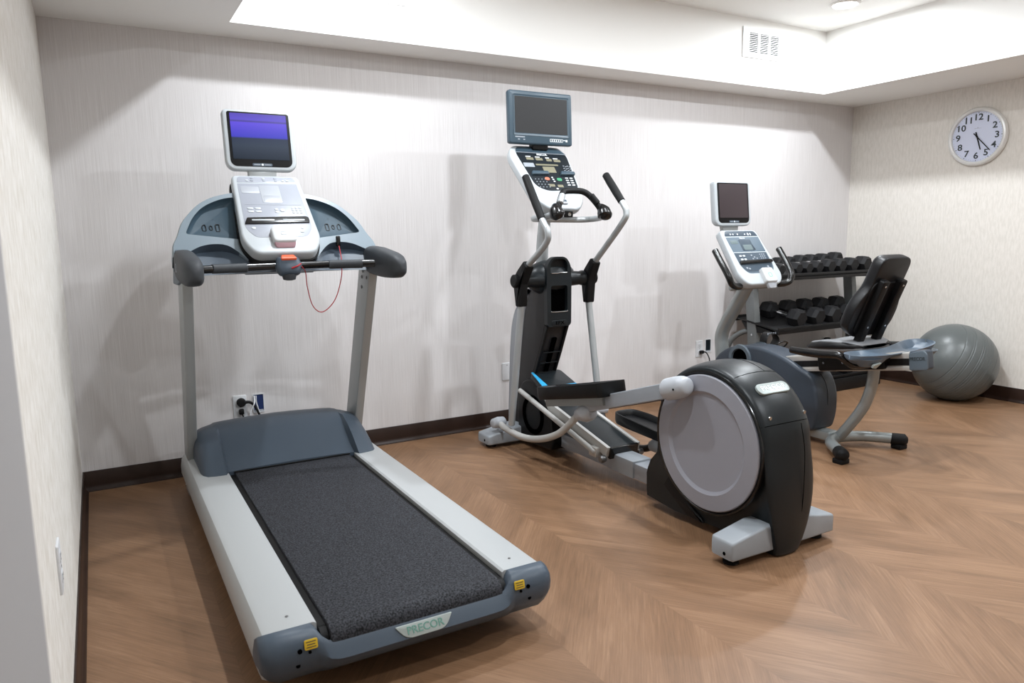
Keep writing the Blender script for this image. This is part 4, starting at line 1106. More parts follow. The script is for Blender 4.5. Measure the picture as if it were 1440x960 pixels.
part('lettering', text('PRECOR', FO.shift(-0.012, 0.334, 0.0016), 0.013, 0.0008, 0.0003), 'white_print', cn)
part('info_panel', plate(B(), FO.shift(0, 0, 0.0012), rrect(0.062, 0.026, 0.003, 2, -0.098, 0.306), 0.002, 0.0003), 'lcd_slate', cn)
part('zone_line', plate(B(), FO.shift(0, 0, 0.0014), [(0.056, 0.245), (0.062, 0.245), (0.052, 0.285), (0.046, 0.285)], 0.002), 'dark_print', cn)
for i, x in enumerate((-0.098, -0.075, -0.035, 0.03, 0.058, 0.080)): button(FO, x, 0.366, 0.011, 0.018 if i > 3 else 0.010, 'white_print', cn, hgt=0.0014)
for i in range(2):
    for j in range(2): button(FO, -0.100 + i * 0.030, 0.202 - j * 0.026, 0.022, 0.010, 'white_print', cn, hgt=0.0016)
for x, y in ((-0.002, 0.204), (0.018, 0.190), (0.000, 0.178), (0.036, 0.180)): button(FO, x, y, 0.013, 0.010, 'grey_print', cn, hgt=0.0016)
for i in range(3):
    for j in range(4): button(FO, 0.076 + i * 0.018, 0.210 - j * 0.015, 0.011, 0.008, 'grey_print', cn, hgt=0.0016)
for x, y in ((-0.092, 0.112), (-0.072, 0.106), (0.098, 0.118), (0.094, 0.098)): button(FO, x, y, 0.016, 0.012, 'grey_print', cn, hgt=0.0016)
part('reading_ledge', plate(B(), FC.shift(0, 0, 0.014), roundpoly([(-0.142, 0.138), (0.150, 0.146), (0.148, 0.166), (-0.135, 0.162)], 0.006, 3), 0.016, 0.003), 'black_gloss', cn)
FP = FC.shift(0.040, 0.040, 0.030)
pk = part('entertainment_remote', plate(B(), FP, roundpoly([(-0.050, -0.048), (0.050, -0.048), (0.048, 0.056), (-0.048, 0.056)], 0.018, 5), 0.036, 0.008), 'pure_white', cn)
o = rrect(0.030, 0.030, 0.008, 3)
part('remote_key', plate(B(), FP.shift(0, 0, 0.0012), o, 0.002, holes=[inset(o, 0.003)]), 'mint', cn)
part('remote_base', plate(B(), Frame(FP(0.004, -0.046, -0.012), (1, 0, 0), (0, 0.25, 1)), roundpoly([(-0.030, -0.040), (0.030, -0.040), (0.044, 0.010), (-0.044, 0.010)], 0.010, 4), 0.02, 0.004), 'pale_plastic', cn)
part('monitor_neck', plate(B(), Frame((-0.01, -0.604, 1.266), (1, 0, 0), (0, 0.1, 1)), [(-0.060, -0.05), (0.060, -0.05), (0.074, 0.03), (-0.074, 0.03)], 0.03, 0.004), 'tm_silver', T)
monitor(T, Frame((-0.004, -0.615, 1.420), (1, 0, 0), (0, 0.10, 1.0)), 0.318, 0.288, 0.056, 'screen_brown')
# console grips either side
for sx in (-1, 1):
    g = [(sx * 0.287, -0.745, 1.125), (sx * 0.287, -0.790, 1.065), (sx * 0.285, -0.835, 1.005), (sx * 0.280, -0.862, 0.960), (sx * 0.262, -0.868, 0.922), (sx * 0.225, -0.862, 0.905), (sx * 0.17, -0.85, 0.902)]
    part('console_grip', tube(B(), g, 0.0205, seg=16), 'black_gloss', T)
part('grip_bar', tube(B(), [(-0.20, -0.80, 0.888), (0, -0.80, 0.890), (0.20, -0.80, 0.888)], 0.017, seg=14), 'bike_silver', T)
# sloping seat rail
ra, rb = V(0, -1.130, 0.442), V(0, -1.930, 0.572)
dv = (rb - ra).normalized()
FRl = Frame((ra + rb) / 2, dv, V(0, 0, 1) - dv * dv.z)
ln = (rb - ra).length
rl = part('seat_rail', plate(B(), FRl.shift(0, 0, 0.060), roundpoly([(-ln / 2, -0.046), (ln / 2, -0.046), (ln / 2, 0.046), (-ln / 2, 0.046)], 0.006, 2), 0.120, 0.004, back_bev=0.004), 'bike_rail', T)
for sx in (-1, 1):
    FS_ = Frame(FRl.o + V(sx * 0.0606, 0, 0), dv * (1 if sx < 0 else -1), FRl.v)
    o = roundpoly([(-ln / 2 + 0.004, -0.020), (ln / 2 - 0.004, -0.020), (ln / 2 - 0.004, 0.016), (-ln / 2 + 0.004, 0.016)], 0.004, 2)
    part('rail_groove', plate(B(), FS_, o, 0.003), 'black_soft', rl)
    part('rail_lip', plate(B(), FS_.shift(0, -0.034, 0.006), [(-ln / 2, -0.012), (ln / 2, -0.012), (ln / 2, 0.008), (-ln / 2, 0.008)], 0.010, 0.002), 'bike_rail', rl)
ec = part('rail_end_cap', plate(B(), Frame(rb + dv * 0.026, (1, 0, 0), V(0, 0, 1) - dv * dv.z), roundpoly([(-0.066, -0.052), (0.066, -0.052), (0.066, 0.052), (-0.066, 0.052)], 0.02, 4), 0.050, 0.014), 'bike_blue', T)
FE = Frame(rb + V(-0.0700, 0, 0.004), dv, V(0, 0, 1) - dv * dv.z)
part('end_cap_side', plate(B(), FE, roundpoly([(-0.030, -0.050), (0.066, -0.050), (0.070, 0.030), (0.055, 0.050), (-0.024, 0.040)], 0.012, 4), 0.010, 0.003), 'bike_disc', ec)
part('lettering', text('PRECOR', FE.shift(0.018, 0.008, 0.0006), 0.026, 0.001, 0.0004, sx=0.85), 'dark_print', ec)
# rear support post and curved foot
part('rear_post', tube(B(), [(0, -1.668, 0.495), (0, -1.660, 0.40), (0, -1.632, 0.30), (0, -1.590, 0.220), (0, -1.535, 0.140), (0, -1.480, 0.065)], 0.030, seg=18), 'bike_silver', T)
ft = [(-0.258, -1.680, 0.055), (-0.200, -1.600, 0.055), (-0.120, -1.510, 0.054), (0, -1.462, 0.052), (0.120, -1.510, 0.054), (0.200, -1.600, 0.055), (0.258, -1.680, 0.055)]
rf = part('rear_foot', tube(B(), ft, 0.0305, seg=18), 'bike_silver', T)
for sx in (-1, 1):
    e = V(sx * 0.262, -1.686, 0.052); d = V(sx * 0.58, -0.81, 0).normalized()
    cp = part('rubber_foot', tube(B(), [e - d * 0.050, e - d * 0.02, e + d * 0.014, e + d * 0.026], [0.0345, 0.0355, 0.035, 0.022], seg=18, n=4), 'black_soft', rf)
    part('foot_pad', box(B(), (e.x - d.x * 0.012, e.y - d.y * 0.012, 0.014), (0.066, 0.062, 0.028), 0.006), 'black_soft', rf)
# seat carriage
cr = part('seat_carriage', plate(B(), Frame(V(-0.088, -1.575, 0.528), dv, V(0, 0, 1) - dv * dv.z), roundpoly([(-0.205, -0.056), (0.205, -0.050), (0.205, 0.002), (0.090, 0.044), (-0.205, 0.066)], 0.015, 3), 0.176, 0.006, back_bev=0.006), 'black', T)
for a_ in (0.165, 0.040):
    part('screw', lathe(B(), [(0.0001, -0.0895), (0.007, -0.0895), (0.007, -0.086), (0.0001, -0.086)], (0, -1.575 - dv.y * a_, 0.518 - dv.z * a_), 'x', 12), 'chrome', cr)
# seat cushion
rings = []
for y, hw, z0, z1 in ((-1.330, 0.10, 0.580, 0.596), (-1.345, 0.150, 0.568, 0.612), (-1.385, 0.180, 0.560, 0.634), (-1.45, 0.192, 0.562, 0.648), (-1.52, 0.194, 0.570, 0.652), (-1.60, 0.186, 0.582, 0.652), (-1.645, 0.16, 0.592, 0.644), (-1.660, 0.11, 0.602, 0.632)):
    ring = []
    for k in range(32):
        a = 2 * math.pi * k / 32
        c, s = math.cos(a), math.sin(a)
        x = hw * math.copysign(abs(c) ** 0.55, c)
        zz = (z0 + z1) / 2 + (z1 - z0) / 2 * math.copysign(abs(s) ** 0.6, s)
        if s > 0: zz -= 0.022 * math.cos(x / 0.21 * math.pi / 2) * (1 if y > -1.6 else 0.5)
        ring.append((x, y, zz))
    rings.append(ring)
st = part('seat', loft(B(), rings), 'vinyl', T, sharp=60)
part('seat_top', loft(B(), [[(x * 0.985, y, z + 0.003 if i in range(3, 14) else z - 0.01) for i, (x, y, z) in enumerate(r)] for r in rings[2:]]), 'vinyl_grey', st, label='grey vinyl top panel', sharp=60)
# backrest
bb, bt = V(0, -1.600, 0.660), V(0, -1.775, 1.092)
bd = (bt - bb).normalized()
FBk = Frame(bb, (1, 0, 0), bd)            # normal points to the back
if FBk.n.y > 0: FBk = Frame(bb, (-1, 0, 0), bd)
Lb = (bt - bb).length
o = roundpoly([(-0.105, 0.0), (0.105, 0.0), (0.185, 0.05), (0.190, 0.16), (0.165, 0.235), (0.128, 0.29), (0.128, Lb), (-0.128, Lb), (-0.128, 0.29), (-0.165, 0.235), (-0.190, 0.16), (-0.185, 0.05)], [0.03, 0.03, 0.05, 0.06, 0.04, 0.05, 0.06, 0.06, 0.05, 0.04, 0.06, 0.05], 5)
bk = part('backrest', plate(B(), FBk.shift(0, 0, 0.0), o, 0.070, 0.008, back_bev=0.030, bseg=4), 'vinyl', T)
part('backrest_shell', plate(B(), FBk.shift(0, 0, 0.008), inset(roundpoly([(-0.105, 0.0), (0.105, 0.0), (0.150, 0.05), (0.140, 0.30), (0.122, 0.34), (-0.122, 0.34), (-0.140, 0.30), (-0.150, 0.05)], 0.03, 4), 0.012), 0.012, 0.004), 'black', bk)
for sx in (-1, 1):
    F = FBk.shift(sx * 0.075, -0.12, 0.040)
    sp_ = part('backrest_strut', plate(B(), F, roundpoly([(-0.024, 0.0), (0.024, 0.0), (0.026, 0.47), (-0.026, 0.47)], 0.012, 3), 0.034, 0.006), 'black', T)
    for b_ in (0.20, 0.44):
        q = F(0, b_, 0.0015)
        part('screw', plate(B(), Frame(q, F.u, F.v), rrect(0.012, 0.012, 0.0058, 4), 0.004, 0.001), 'chrome', sp_)
# side handles and bottle trays
for sx in (-1, 1):
    hnd = [(sx * 0.296, -1.360, 0.580), (sx * 0.298, -1.45, 0.578), (sx * 0.298, -1.56, 0.581), (sx * 0.296, -1.66, 0.588), (sx * 0.275, -1.690, 0.560), (sx * 0.22, -1.700, 0.530), (sx * 0.08, -1.700, 0.522)]
    part('side_handle', tube(B(), hnd, [0.019, 0.022, 0.022, 0.020, 0.018, 0.016, 0.016], seg=16), 'black_gloss', T)

oo = []
n = 40
for k in range(n + 1):
    t = 2 * k / n - 1
    x = 0.342 * t
    e = (1 - abs(t) ** 5) ** 0.5
    yc = -1.768 - 0.012 * (1 - t * t) + (0.010 if t < 0 else 0.03) * t * t
    w_ = 0.004 + (0.070 + 0.024 * min(1, abs(t) * 1.3)) * e
    zt = 0.613 + 0.012 * t - 0.006 * math.cos(t * 3.1)
    dep = 0.020 + 0.042 * math.exp(-((abs(t) - 0.68) / 0.20) ** 2)
    oo.append([(x, yc - w_, zt), (x, yc - w_ * 0.92, zt - 0.012), (x, yc - w_ * 0.66, zt - dep), (x, yc, zt - dep - 0.004), (x, yc + w_ * 0.66, zt - dep), (x, yc + w_ * 0.92, zt - 0.012), (x, yc + w_, zt),
               (x, yc + w_ * 0.88, zt + 0.001), (x, yc + w_ * 0.58, zt - dep + 0.008), (x, yc, zt - dep + 0.005), (x, yc - w_ * 0.58, zt - dep + 0.008), (x, yc - w_ * 0.88, zt + 0.001)])
ty = part('bottle_tray', loft(B(), oo), 'tray_blue', T, sharp=45)
for sx in (-1, 1):
    rings = []
    for z, f in ((0.588, 1.0), (0.572, 0.84), (0.556, 0.66), (0.545, 0.50)):
        rings.append([(sx * 0.235 + 0.092 * f * math.cos(a), -1.785 + 0.070 * f * math.sin(a), z) for a in [2 * math.pi * k / 28 for k in range(28)]])
    part('cup_base', loft(B(), rings), 'tray_blue', ty)
F = Frame((-0.246, -1.836, 0.560), (1, 0, 0), (0, -0.35, 0.9))
part('emblem', plate(B(), F.shift(0, 0, 0.012), roundpoly([(-0.030, -0.012), (0.002, -0.018), (0.034, 0.012), (-0.026, 0.006)], 0.003, 2), 0.010, 0.001), 'badge', ty)
part('tray_arm', box(B(), (0, -1.765, 0.568), (0.20, 0.06, 0.03), 0.004), 'black_soft', T)

# ------------------------------------------------------------------ dumbbell rack
RX0, RX1 = 4.385, 5.60
T = thing('dumbbell_rack', 'dark steel dumbbell rack of three sloping shelves, in the far right corner', 'dumbbell rack', ((RX0 + RX1) / 2, -0.28, 0))
rc = (RX0 + RX1) / 2; rw = RX1 - RX0
TIERS = [(-0.075, -0.480, 0.960, 0.915), (-0.120, -0.515, 0.590, 0.530), (-0.125, -0.505, 0.160, 0.110)]
TF = []
for yb, yf, zb, zf in TIERS:
    d = V(0, yf - yb, zf - zb).normalized()
    F = Frame((0, (yb + yf) / 2, (zb + zf) / 2), (1, 0, 0), -d)
    TF.append(F)
    L2 = V(0, yf - yb, zf - zb).length
    bm = plate(B(), F, [(-rw / 2, -L2 / 2), (rw / 2, -L2 / 2), (rw / 2, L2 / 2), (-rw / 2, L2 / 2)], 0.012, 0.002)
    plate(bm, Frame(F(0, -L2 / 2, 0.006), (1, 0, 0), F.n), [(-rw / 2, -0.040), (rw / 2, -0.040), (rw / 2, 0.008), (-rw / 2, 0.008)], 0.010, 0.002)
    plate(bm, Frame(F(0, L2 / 2 + 0.008, 0.006), (1, 0, 0), F.n), [(-rw / 2, -0.034), (rw / 2, -0.034), (rw / 2, 0.008), (-rw / 2, 0.008)], 0.010, 0.002)
    part('shelf', bm, 'rack_dark', T)
for x in (-rw / 2 + 0.036, rw / 2 - 0.036):
    u_ = [(-0.165, 0.92), (-0.245, 0.92), (-0.290, 0.55), (-0.340, 0.17), (-0.36, 0.0), (-0.25, 0.0), (-0.24, 0.17), (-0.205, 0.55)]
    up_ = part('upright', prism(B(), roundpoly(u_, 0.01, 2), x - 0.028, x + 0.028, 0.004), 'rack_grey', T, label='grey steel upright')
    part('bolt', lathe(B(), [(0.0001, x - 0.034), (0.008, x - 0.034), (0.009, x - 0.028), (0.0001, x - 0.027)], (0, -0.25, 0.562), 'x', 12), 'chrome', up_)
    part('bolt', lathe(B(), [(0.0001, x - 0.034), (0.008, x - 0.034), (0.009, x - 0.028), (0.0001, x - 0.027)], (0, -0.262, 0.470), 'x', 12), 'chrome', up_)
    for (yb, yf, zb, zf) in TIERS[:2]:
        part('shelf_bracket', prism(B(), roundpoly([(yb - 0.02, zb - 0.022), (yf + 0.03, zf - 0.026), (yf + 0.03, zf - 0.042), (-0.255, zb - 0.10), (-0.205, zb - 0.10)], 0.01, 2), x - 0.02, x + 0.02, 0.002), 'rack_dark', T)
    part('foot', tube(B(), [(x, -0.030, 0.32), (x, -0.05, 0.15), (x, -0.10, 0.055), (x, -0.30, 0.030), (x, -0.48, 0.030)], 0.028, seg=14), 'rack_dark', T)
part('kick_plate', box(B(), (0, -0.512, 0.050), (rw - 0.01, 0.010, 0.098), 0.002), 'rack_dark', T)
# curved brace behind the left upright
part('brace', tube(B(), [(-rw / 2 + 0.06, -0.24, 0.50), (-rw / 2 + 0.02, -0.15, 0.475), (-rw / 2 - 0.01, -0.07, 0.405), (-rw / 2 - 0.015, -0.04, 0.30), (-rw / 2 - 0.01, -0.04, 0.12)], 0.020, seg=14), 'rack_grey', T)

def make_dumbbell(name, label, group, r, L_, hl, handle_r, loc, F):
    """hex dumbbell lying along the shelf depth, standing on a flat"""
    t = thing(name, label, 'dumbbell', (0, 0, 0), group)
    def fill(t):
        for sx in (-1, 1):
            rings = []
            for y, f in ((L_ / 2 - hl, 0.78), (L_ / 2 - hl * 0.80, 1.0), (L_ / 2 - hl * 0.28, 1.0), (L_ / 2, 0.80)):
                rings.append([(r * f * math.cos(a), sx * y, r * 0.866 + r * f * math.sin(a)) for a in [math.pi / 3 * k for k in range(6)]])
            part('head', loft(B(), rings), 'dumbbell_rubber', t, sharp=20)
        g = L_ / 2 - hl
        part('handle', lathe(B(), [(0.0001, -g - 0.005), (handle_r * 0.85, -g - 0.005), (handle_r * 0.85, -g * 0.7), (handle_r * 1.05, -g * 0.3), (handle_r * 1.08, 0), (handle_r * 1.05, g * 0.3), (handle_r * 0.85, g * 0.7), (handle_r * 0.85, g + 0.005), (0.0001, g + 0.005)], (0, 0, r * 0.866), 'y', 18), 'chrome', t, label='chrome handle')
    fill(t)
    return t
def place(t, x, F, b_, tilt=0.0):
    m = F.rot().to_4x4()
    m = m @ Matrix.Rotation(tilt, 4, 'Z')
    m.translation = V(rc, 0, 0) + F(x - rc, b_, 0.0006)
    t.matrix_world = m
# frame F: u along the rack, v up the slope towards the wall, n out of the shelf
UP = [(4.475, 0.045, 'black hex dumbbell on the top shelf, hidden beside the bike console'),
      (4.660, 0.047, 'black hex dumbbell on the top shelf, first to the right of the bike grip'),
      (4.772, 0.048, 'black hex dumbbell on the top shelf, second to the right of the bike grip'),
      (4.886, 0.050, 'black hex dumbbell on the top shelf, third to the right of the bike grip'),
      (5.018, 0.055, 'black hex dumbbell on the top shelf, fourth to the right of the bike grip'),
      (5.146, 0.056, 'black hex dumbbell on the top shelf, third from its right end'),
      (5.284, 0.058, 'black hex dumbbell on the top shelf, second from its right end'),
      (5.440, 0.062, 'largest black hex dumbbell at the right end of the top shelf')]
for x, r, lab in UP:
    t = make_dumbbell('dumbbell', lab, 'dumbbells on the top shelf', r, 0.335 + (r - 0.045) * 1.5, 0.080 + (r - 0.045) * 1.2, 0.013, None, None)
    place(t, x, TF[0], 0.0)
MID = [(4.640, 0.070, 'black hex dumbbell on the middle shelf, leftmost, with worn chrome handle'),
       (4.845, 0.070, 'black hex dumbbell on the middle shelf, second from the left'),
       (5.032, 0.0705, 'black hex dumbbell on the middle shelf, third from the left'),
       (5.226, 0.0705, 'black hex dumbbell on the middle shelf, fourth from the left'),
       (5.425, 0.071, 'black hex dumbbell on the middle shelf, behind the bike backrest')]
for x, r, lab in MID:
    t = make_dumbbell('dumbbell', lab, 'dumbbells on the middle shelf', r, 0.366, 0.106, 0.016, None, None)
    place(t, x, TF[1], 0.0)
LOW = [(4.62, 0.069, 'black hex dumbbell low on the bottom shelf, behind the bike pedal'),
       (4.83, 0.069, 'black hex dumbbell low on the bottom shelf, behind the bike handle'),
       (5.04, 0.069, 'black hex dumbbell low on the bottom shelf, behind the bike seat'),
       (5.25, 0.069, 'black hex dumbbell low on the bottom shelf, under the bike tray')]
for x, r, lab in LOW:
    t = make_dumbbell('dumbbell', lab, 'dumbbells on the bottom shelf', r, 0.342, 0.100, 0.016, None, None)
    place(t, x, TF[2], 0.0)

# ------------------------------------------------------------------ exercise ball
R = 0.279
bc = (5.516, -1.136, R - 0.003)
prof = []
n = 400
for i in range(n + 1):
    a = math.pi * i / n
    r = R
    d = math.cos(a)
    for k in (-0.40, -0.22, -0.16, -0.02, 0.05, 0.10, 0.27, 0.32, 0.48):
        r -= 0.0032 * math.exp(-((d - k) / 0.0055) ** 2)
    prof.append((max(0.0004, r * math.sin(a)), -r * math.cos(a)))
bm = lathe(B(), prof, (0, 0, 0), 'z', 72)
bmesh.ops.rotate(bm, verts=bm.verts, cent=(0, 0, 0), matrix=V(0, 0, 1).rotation_difference(V(0.757, -0.426, -0.5).normalized()).to_matrix())
for v in bm.verts:
    if v.co.z < -R + 0.006: v.co.z = max(v.co.z, -R + 0.004)
bmesh.ops.translate(bm, verts=bm.verts, vec=bc)
solo('exercise_ball', bm, 'ball_grey', 'large glossy grey exercise ball on the floor beside the right wall', 'exercise ball', (bc[0], bc[1], 0), sharp=60)

# ------------------------------------------------------------------ wall clock on the right wall
CY, CZ, CR = -1.036, 1.894, 0.207
T = thing('wall_clock', 'round silver-rimmed clock with black numerals high on the right wall', 'clock', (W, CY, CZ))
OFF = V(0, CY, CZ)
FK = Frame((0, CY, CZ), (0, -1, 0), (0, 0, 1))     # normal towards the room (-x)
def ringplate(prof):
    rings = []
    for r, c in prof:
        rings.append([FK(r * math.cos(a), r * math.sin(a), c) for a in [2 * math.pi * k / 72 for k in range(72)]])
    return loft(B(), rings)
part('rim', ringplate([(CR - 0.010, 0.0005), (CR, 0.010), (CR, 0.024), (CR - 0.008, 0.037), (CR - 0.018, 0.041), (CR - 0.028, 0.035), (CR - 0.031, 0.022), (CR - 0.031, 0.0005)]), 'clock_rim', T)
fr_ = CR - 0.031
part('dial', ringplate([(0.0002, 0.012), (fr_, 0.012), (fr_, 0.020), (0.0002, 0.020)]), 'clock_face', T)
for k in range(12):
    a = math.radians(90 - 30 * (k + 1))
    p = (0.136 * math.cos(a), 0.136 * math.sin(a))
    part('numeral', text(str(k + 1), FK.shift(p[0], p[1], 0.0212), 0.062, 0.001, 0.0012, sx=1.12), 'dark_print', T)
bm = B()
for k in range(60):
    a = math.radians(6 * k)
    big = k % 5 == 0
    F = Frame(FK(0.168 * math.cos(a), 0.168 * math.sin(a), 0.0212), FK.u * math.cos(a) + FK.v * math.sin(a), -FK.u * math.sin(a) + FK.v * math.cos(a))
    plate(bm, F, rrect(0.008 if big else 0.004, 0.004 if big else 0.0015, 0.0006, 1), 0.001)
part('minute_marks', bm, 'dark_print', T)
bm = B()
plate(bm, FK.shift(0, 0.062, 0.021), rrect(0.050, 0.0015, 0.0005, 1, 0, -0.003), 0.001)
plate(bm, FK.shift(0, 0.062, 0.021), rrect(0.006, 0.006, 0.002, 1, 0, 0.002), 0.001)
part('dial_emblem', bm, 'grey_print', T)
def hand(name, ang, L_, w_, c):
    a = math.radians(90 - ang)
    d = FK.u * math.cos(a) + FK.v * math.sin(a)
    F = Frame(FK(0, 0, c), d, -FK.u * math.sin(a) + FK.v * math.cos(a))
    part(name, plate(B(), F, [(-0.034, -w_ / 2), (L_, -w_ * 0.4), (L_, w_ * 0.4), (-0.034, w_ / 2)], 0.0015), 'black', T)
hand('hour_hand', 163, 0.098, 0.0095, 0.0245)
hand('minute_hand', 137, 0.140, 0.0075, 0.0275)
part('hand_pin', ringplate([(0.0002, 0.020), (0.006, 0.020), (0.006, 0.030), (0.0002, 0.031)]), 'black', T)

# ------------------------------------------------------------------ tray fittings
OFF = V(0, 0, 0)
vx, vz = 4.392, 2.545
T = thing('air_vent', 'white louvred air vent on the upright face of the raised ceiling', 'vent', (vx, TY1, vz))
OFF = V(0, TY1, vz)
FV = Frame((0, TY1, vz), (1, 0, 0), (0, 0, 1))
o = rrect(0.43, 0.202, 0.004, 2)
hl = [rrect(0.084, 0.138, 0.002, 1, cx_, -0.004) for cx_ in (-0.112, -0.006, 0.098)]
part('frame', plate(B(), FV.shift(0, 0, 0.010), o, 0.009, holes=hl), 'vent_white', T)
part('duct', plate(B(), FV.shift(0, 0, 0.0022), rrect(0.36, 0.15, 0.002, 1), 0.0018), 'void', T)
for cx_ in (-0.112, -0.006, 0.098):
    for k in range(11):
        F = Frame(FV(cx_, -0.066 + k * 0.0124, 0.0062), (1, 0, 0), (0, -0.45, 0.9))
        part('louvre', plate(B(), F, rrect(0.084, 0.0058, 0.001, 1), 0.001), 'vent_white', T)
T = thing('access_panel', 'plain white access panel flush in the raised ceiling face, above the treadmill', 'panel', (1.47, TY1, 2.56))
OFF = V(0, TY1, 2.56)
FV = Frame((0, TY1, 2.56), (1, 0, 0), (0, 0, 1))
o = rrect(0.43, 0.228, 0.003, 2)
part('frame', plate(B(), FV.shift(0, 0, 0.005), o, 0.0045, holes=[rrect(0.392, 0.190, 0.003, 2)]), 'vent_white', T)
part('door', plate(B(), FV.shift(0, 0, 0.0042), rrect(0.389, 0.187, 0.003, 2), 0.0038, 0.001), 'vent_white', T)

# ------------------------------------------------------------------ wall outlets, plugs and cables
def outlet(x, y, z, nx, label, name='wall_outlet', cat='outlet'):
    T = thing(name, label, cat, (x, y, z))
    global OFF
    OFF = V(0, y, z)
    F = Frame((0, y, z), (1, 0, 0), (0, 0, 1)) if nx == 0 else Frame((0, y, z), (0, -1 if nx > 0 else 1, 0), (0, 0, 1))
    if nx > 0: F = Frame((0, y, z), (0, 1, 0), (0, 0, 1))
    part('cover_plate', plate(B(), F.shift(0, 0, 0.006), rrect(0.070, 0.126, 0.005, 3), 0.0055, 0.002), 'outlet_white', T)
    for k in (-0.026, 0.026):
        s = part('socket', plate(B(), F.shift(0, k, 0.0075), rrect(0.034, 0.030, 0.010, 4), 0.003, 0.0006), 'outlet_white', T)
        bm = B()
        for q in (-0.007, 0.007): plate(bm, F.shift(q, k + 0.003, 0.0079), rrect(0.0022, 0.009, 0.0005, 1), 0.001)
        plate(bm, F.shift(0, k - 0.008, 0.0079), rrect(0.005, 0.005, 0.0022, 3), 0.001)
        part('slots', bm, 'void', T)
    part('screw', plate(B(), F.shift(0, 0, 0.0068), rrect(0.006, 0.006, 0.0028, 3), 0.002), 'screw', T)
    return T
outlet(0.762, 0, 0.336, 0, 'white wall outlet behind the treadmill with two black plugs in it')
outlet(4.112, 0, 0.355, 0, 'white wall outlet by the bike front post with one black plug')
outlet(0, -2.085, 0.452, 1, 'white wall outlet seen edge-on on the left wall')
T = thing('switch_plate', 'blank white wall plate half hidden behind the elliptical column', 'wall plate', (2.424, 0, 0.357))
OFF = V(0, 0, 0.357)
part('cover_plate', plate(B(), Frame((0, 0, 0.357), (1, 0, 0), (0, 0, 1)).shift(0, 0, 0.006), rrect(0.070, 0.115, 0.005, 3), 0.0055, 0.002), 'outlet_white', T)
part('screw', plate(B(), Frame((0, 0, 0.357 + 0.042), (1, 0, 0), (0, 0, 1)).shift(0, 0, 0.0066), rrect(0.006, 0.006, 0.0028, 3), 0.002), 'screw', T)

def wallbox(x, z, m, label):
    T = thing('cable_box', label, 'cable box', (x, 0, z))
    global OFF
    OFF = V(0, 0, z)
    F = Frame((0, 0, z), (1, 0, 0), (0, 0, 1))
    o = rrect(0.062, 0.104, 0.004, 2)
    part('rim', plate(B(), F.shift(0, 0, 0.004), o, 0.0035, holes=[rrect(0.052, 0.094, 0.003, 2)]), 'outlet_white', T)
    part('cavity', plate(B(), F.shift(0, 0, 0.0012), rrect(0.053, 0.095, 0.003, 2), 0.0008), m, T)
    part('ledge', plate(B(), F.shift(0, -0.042, 0.0035), rrect(0.048, 0.010, 0.002, 2), 0.0022), 'pale_plastic', T)
wallbox(0.860, 0.346, 'navy', 'open blue cable box in the wall, right of the treadmill outlet')
wallbox(4.203, 0.372, 'overlay_black', 'small open cable box in the wall, right of the bike outlet')

# round black plug and its thick cord, treadmill
T = thing('power_plug', 'round black plug with thick cord in the treadmill outlet', 'plug', (0.768, -0.008, 0.362))
OFF = V(0, -0.008, 0.362)
part('plug_body', lathe(B(), [(0.0001, -0.001), (0.020, -0.001), (0.024, -0.008), (0.024, -0.024), (0.018, -0.032), (0.0001, -0.033)], (0, 0, 0.362), 'y', 28), 'black_soft', T)
part('plug_cord', tube(B(), [(0.014, -0.024, 0.362), (0.040, -0.026, 0.361), (0.062, -0.030, 0.342), (0.080, -0.034, 0.305), (0.092, -0.036, 0.26), (0.094, -0.040, 0.15), (0.09, -0.06, 0.03), (0.12, -0.10, 0.008)], [0.0095, 0.008, 0.0062, 0.006, 0.006, 0.006, 0.006, 0.006], seg=10), 'black_soft', T)
T = thing('power_plug', 'small black plug below the round one in the treadmill outlet', 'plug', (0.766, -0.008, 0.309))
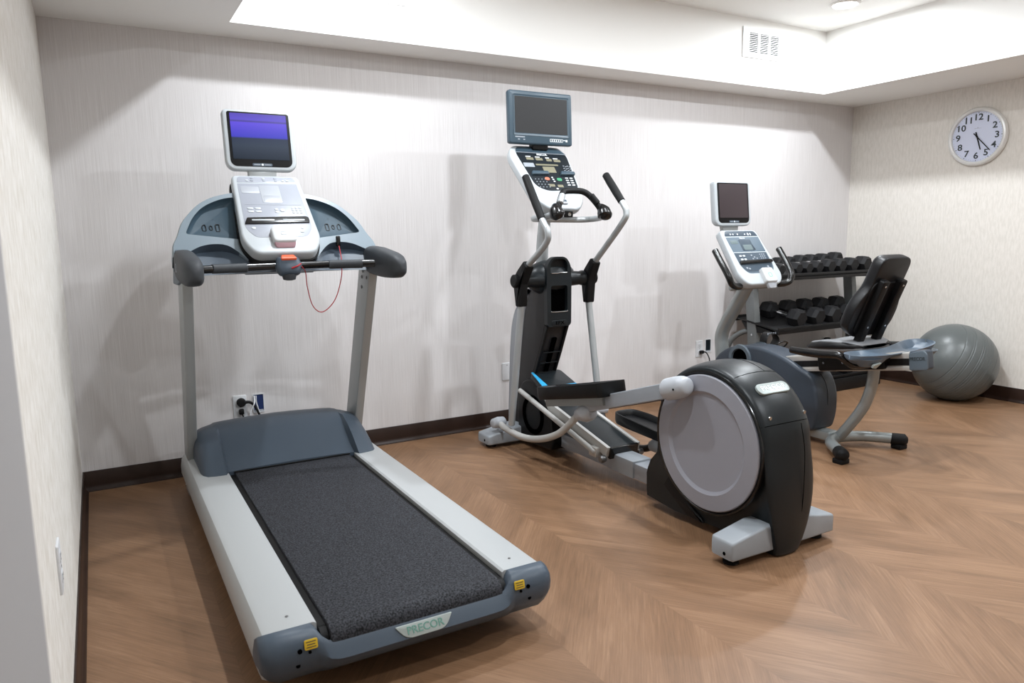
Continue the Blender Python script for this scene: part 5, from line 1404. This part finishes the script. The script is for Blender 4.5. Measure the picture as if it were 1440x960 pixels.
OFF = V(0, -0.008, 0.309)
part('plug_body', box(B(), (0, -0.020, 0.312), (0.026, 0.022, 0.030), 0.006), 'black_soft', T)
part('plug_cord', tube(B(), [(0.002, -0.024, 0.298), (0.010, -0.030, 0.27), (0.014, -0.034, 0.22), (0.012, -0.04, 0.10), (0.02, -0.07, 0.005)], 0.0040, seg=8), 'black_soft', T)
T = thing('power_plug', 'black plug with thin cord in the bike outlet', 'plug', (4.116, -0.008, 0.330))
OFF = V(0, -0.008, 0.330)
part('plug_body', box(B(), (0.006, -0.020, 0.331), (0.036, 0.022, 0.026), 0.006), 'black_soft', T)
part('plug_cord', tube(B(), [(0.020, -0.022, 0.332), (0.044, -0.026, 0.325), (0.066, -0.030, 0.295), (0.080, -0.032, 0.25), (0.086, -0.036, 0.14), (0.09, -0.06, 0.006)], 0.0046, seg=8), 'black_soft', T)
# pair of thin white cables out of the blue box
for (dx, lab, pts) in ((0.838, 'thin white cable from the blue cable box, left one of the pair', [(0.0, -0.006, 0.388), (-0.008, -0.052, 0.360), (-0.026, -0.056, 0.325), (-0.036, -0.060, 0.285), (-0.036, -0.064, 0.20), (-0.03, -0.075, 0.005)]),
                       (0.842, 'thin white cable from the blue cable box, right one of the pair', [(0.006, -0.006, 0.388), (0.004, -0.010, 0.360), (0.010, -0.014, 0.325), (0.018, -0.012, 0.285), (0.022, -0.010, 0.20), (0.03, -0.025, 0.005)])):
    bm = tube(B(), [(dx + a, b_, c) for a, b_, c in pts], 0.0034, seg=8)
    solo('white_cable', bm, 'outlet_white', lab, 'cable', (dx, -0.05, 0))
# stub of cable by the skirting
bm = tube(B(), [(1.262, -0.030, 0.006), (1.270, -0.034, 0.034), (1.276, -0.036, 0.050)], 0.0036, seg=8)
tube(bm, [(1.270, -0.034, 0.034), (1.250, -0.040, 0.016), (1.225, -0.050, 0.006)], 0.0036, seg=8)
solo('cable_stub', bm, 'base_brown', 'short brown cable stub on the floor at the skirting right of the treadmill', 'cable', (1.262, -0.034, 0))
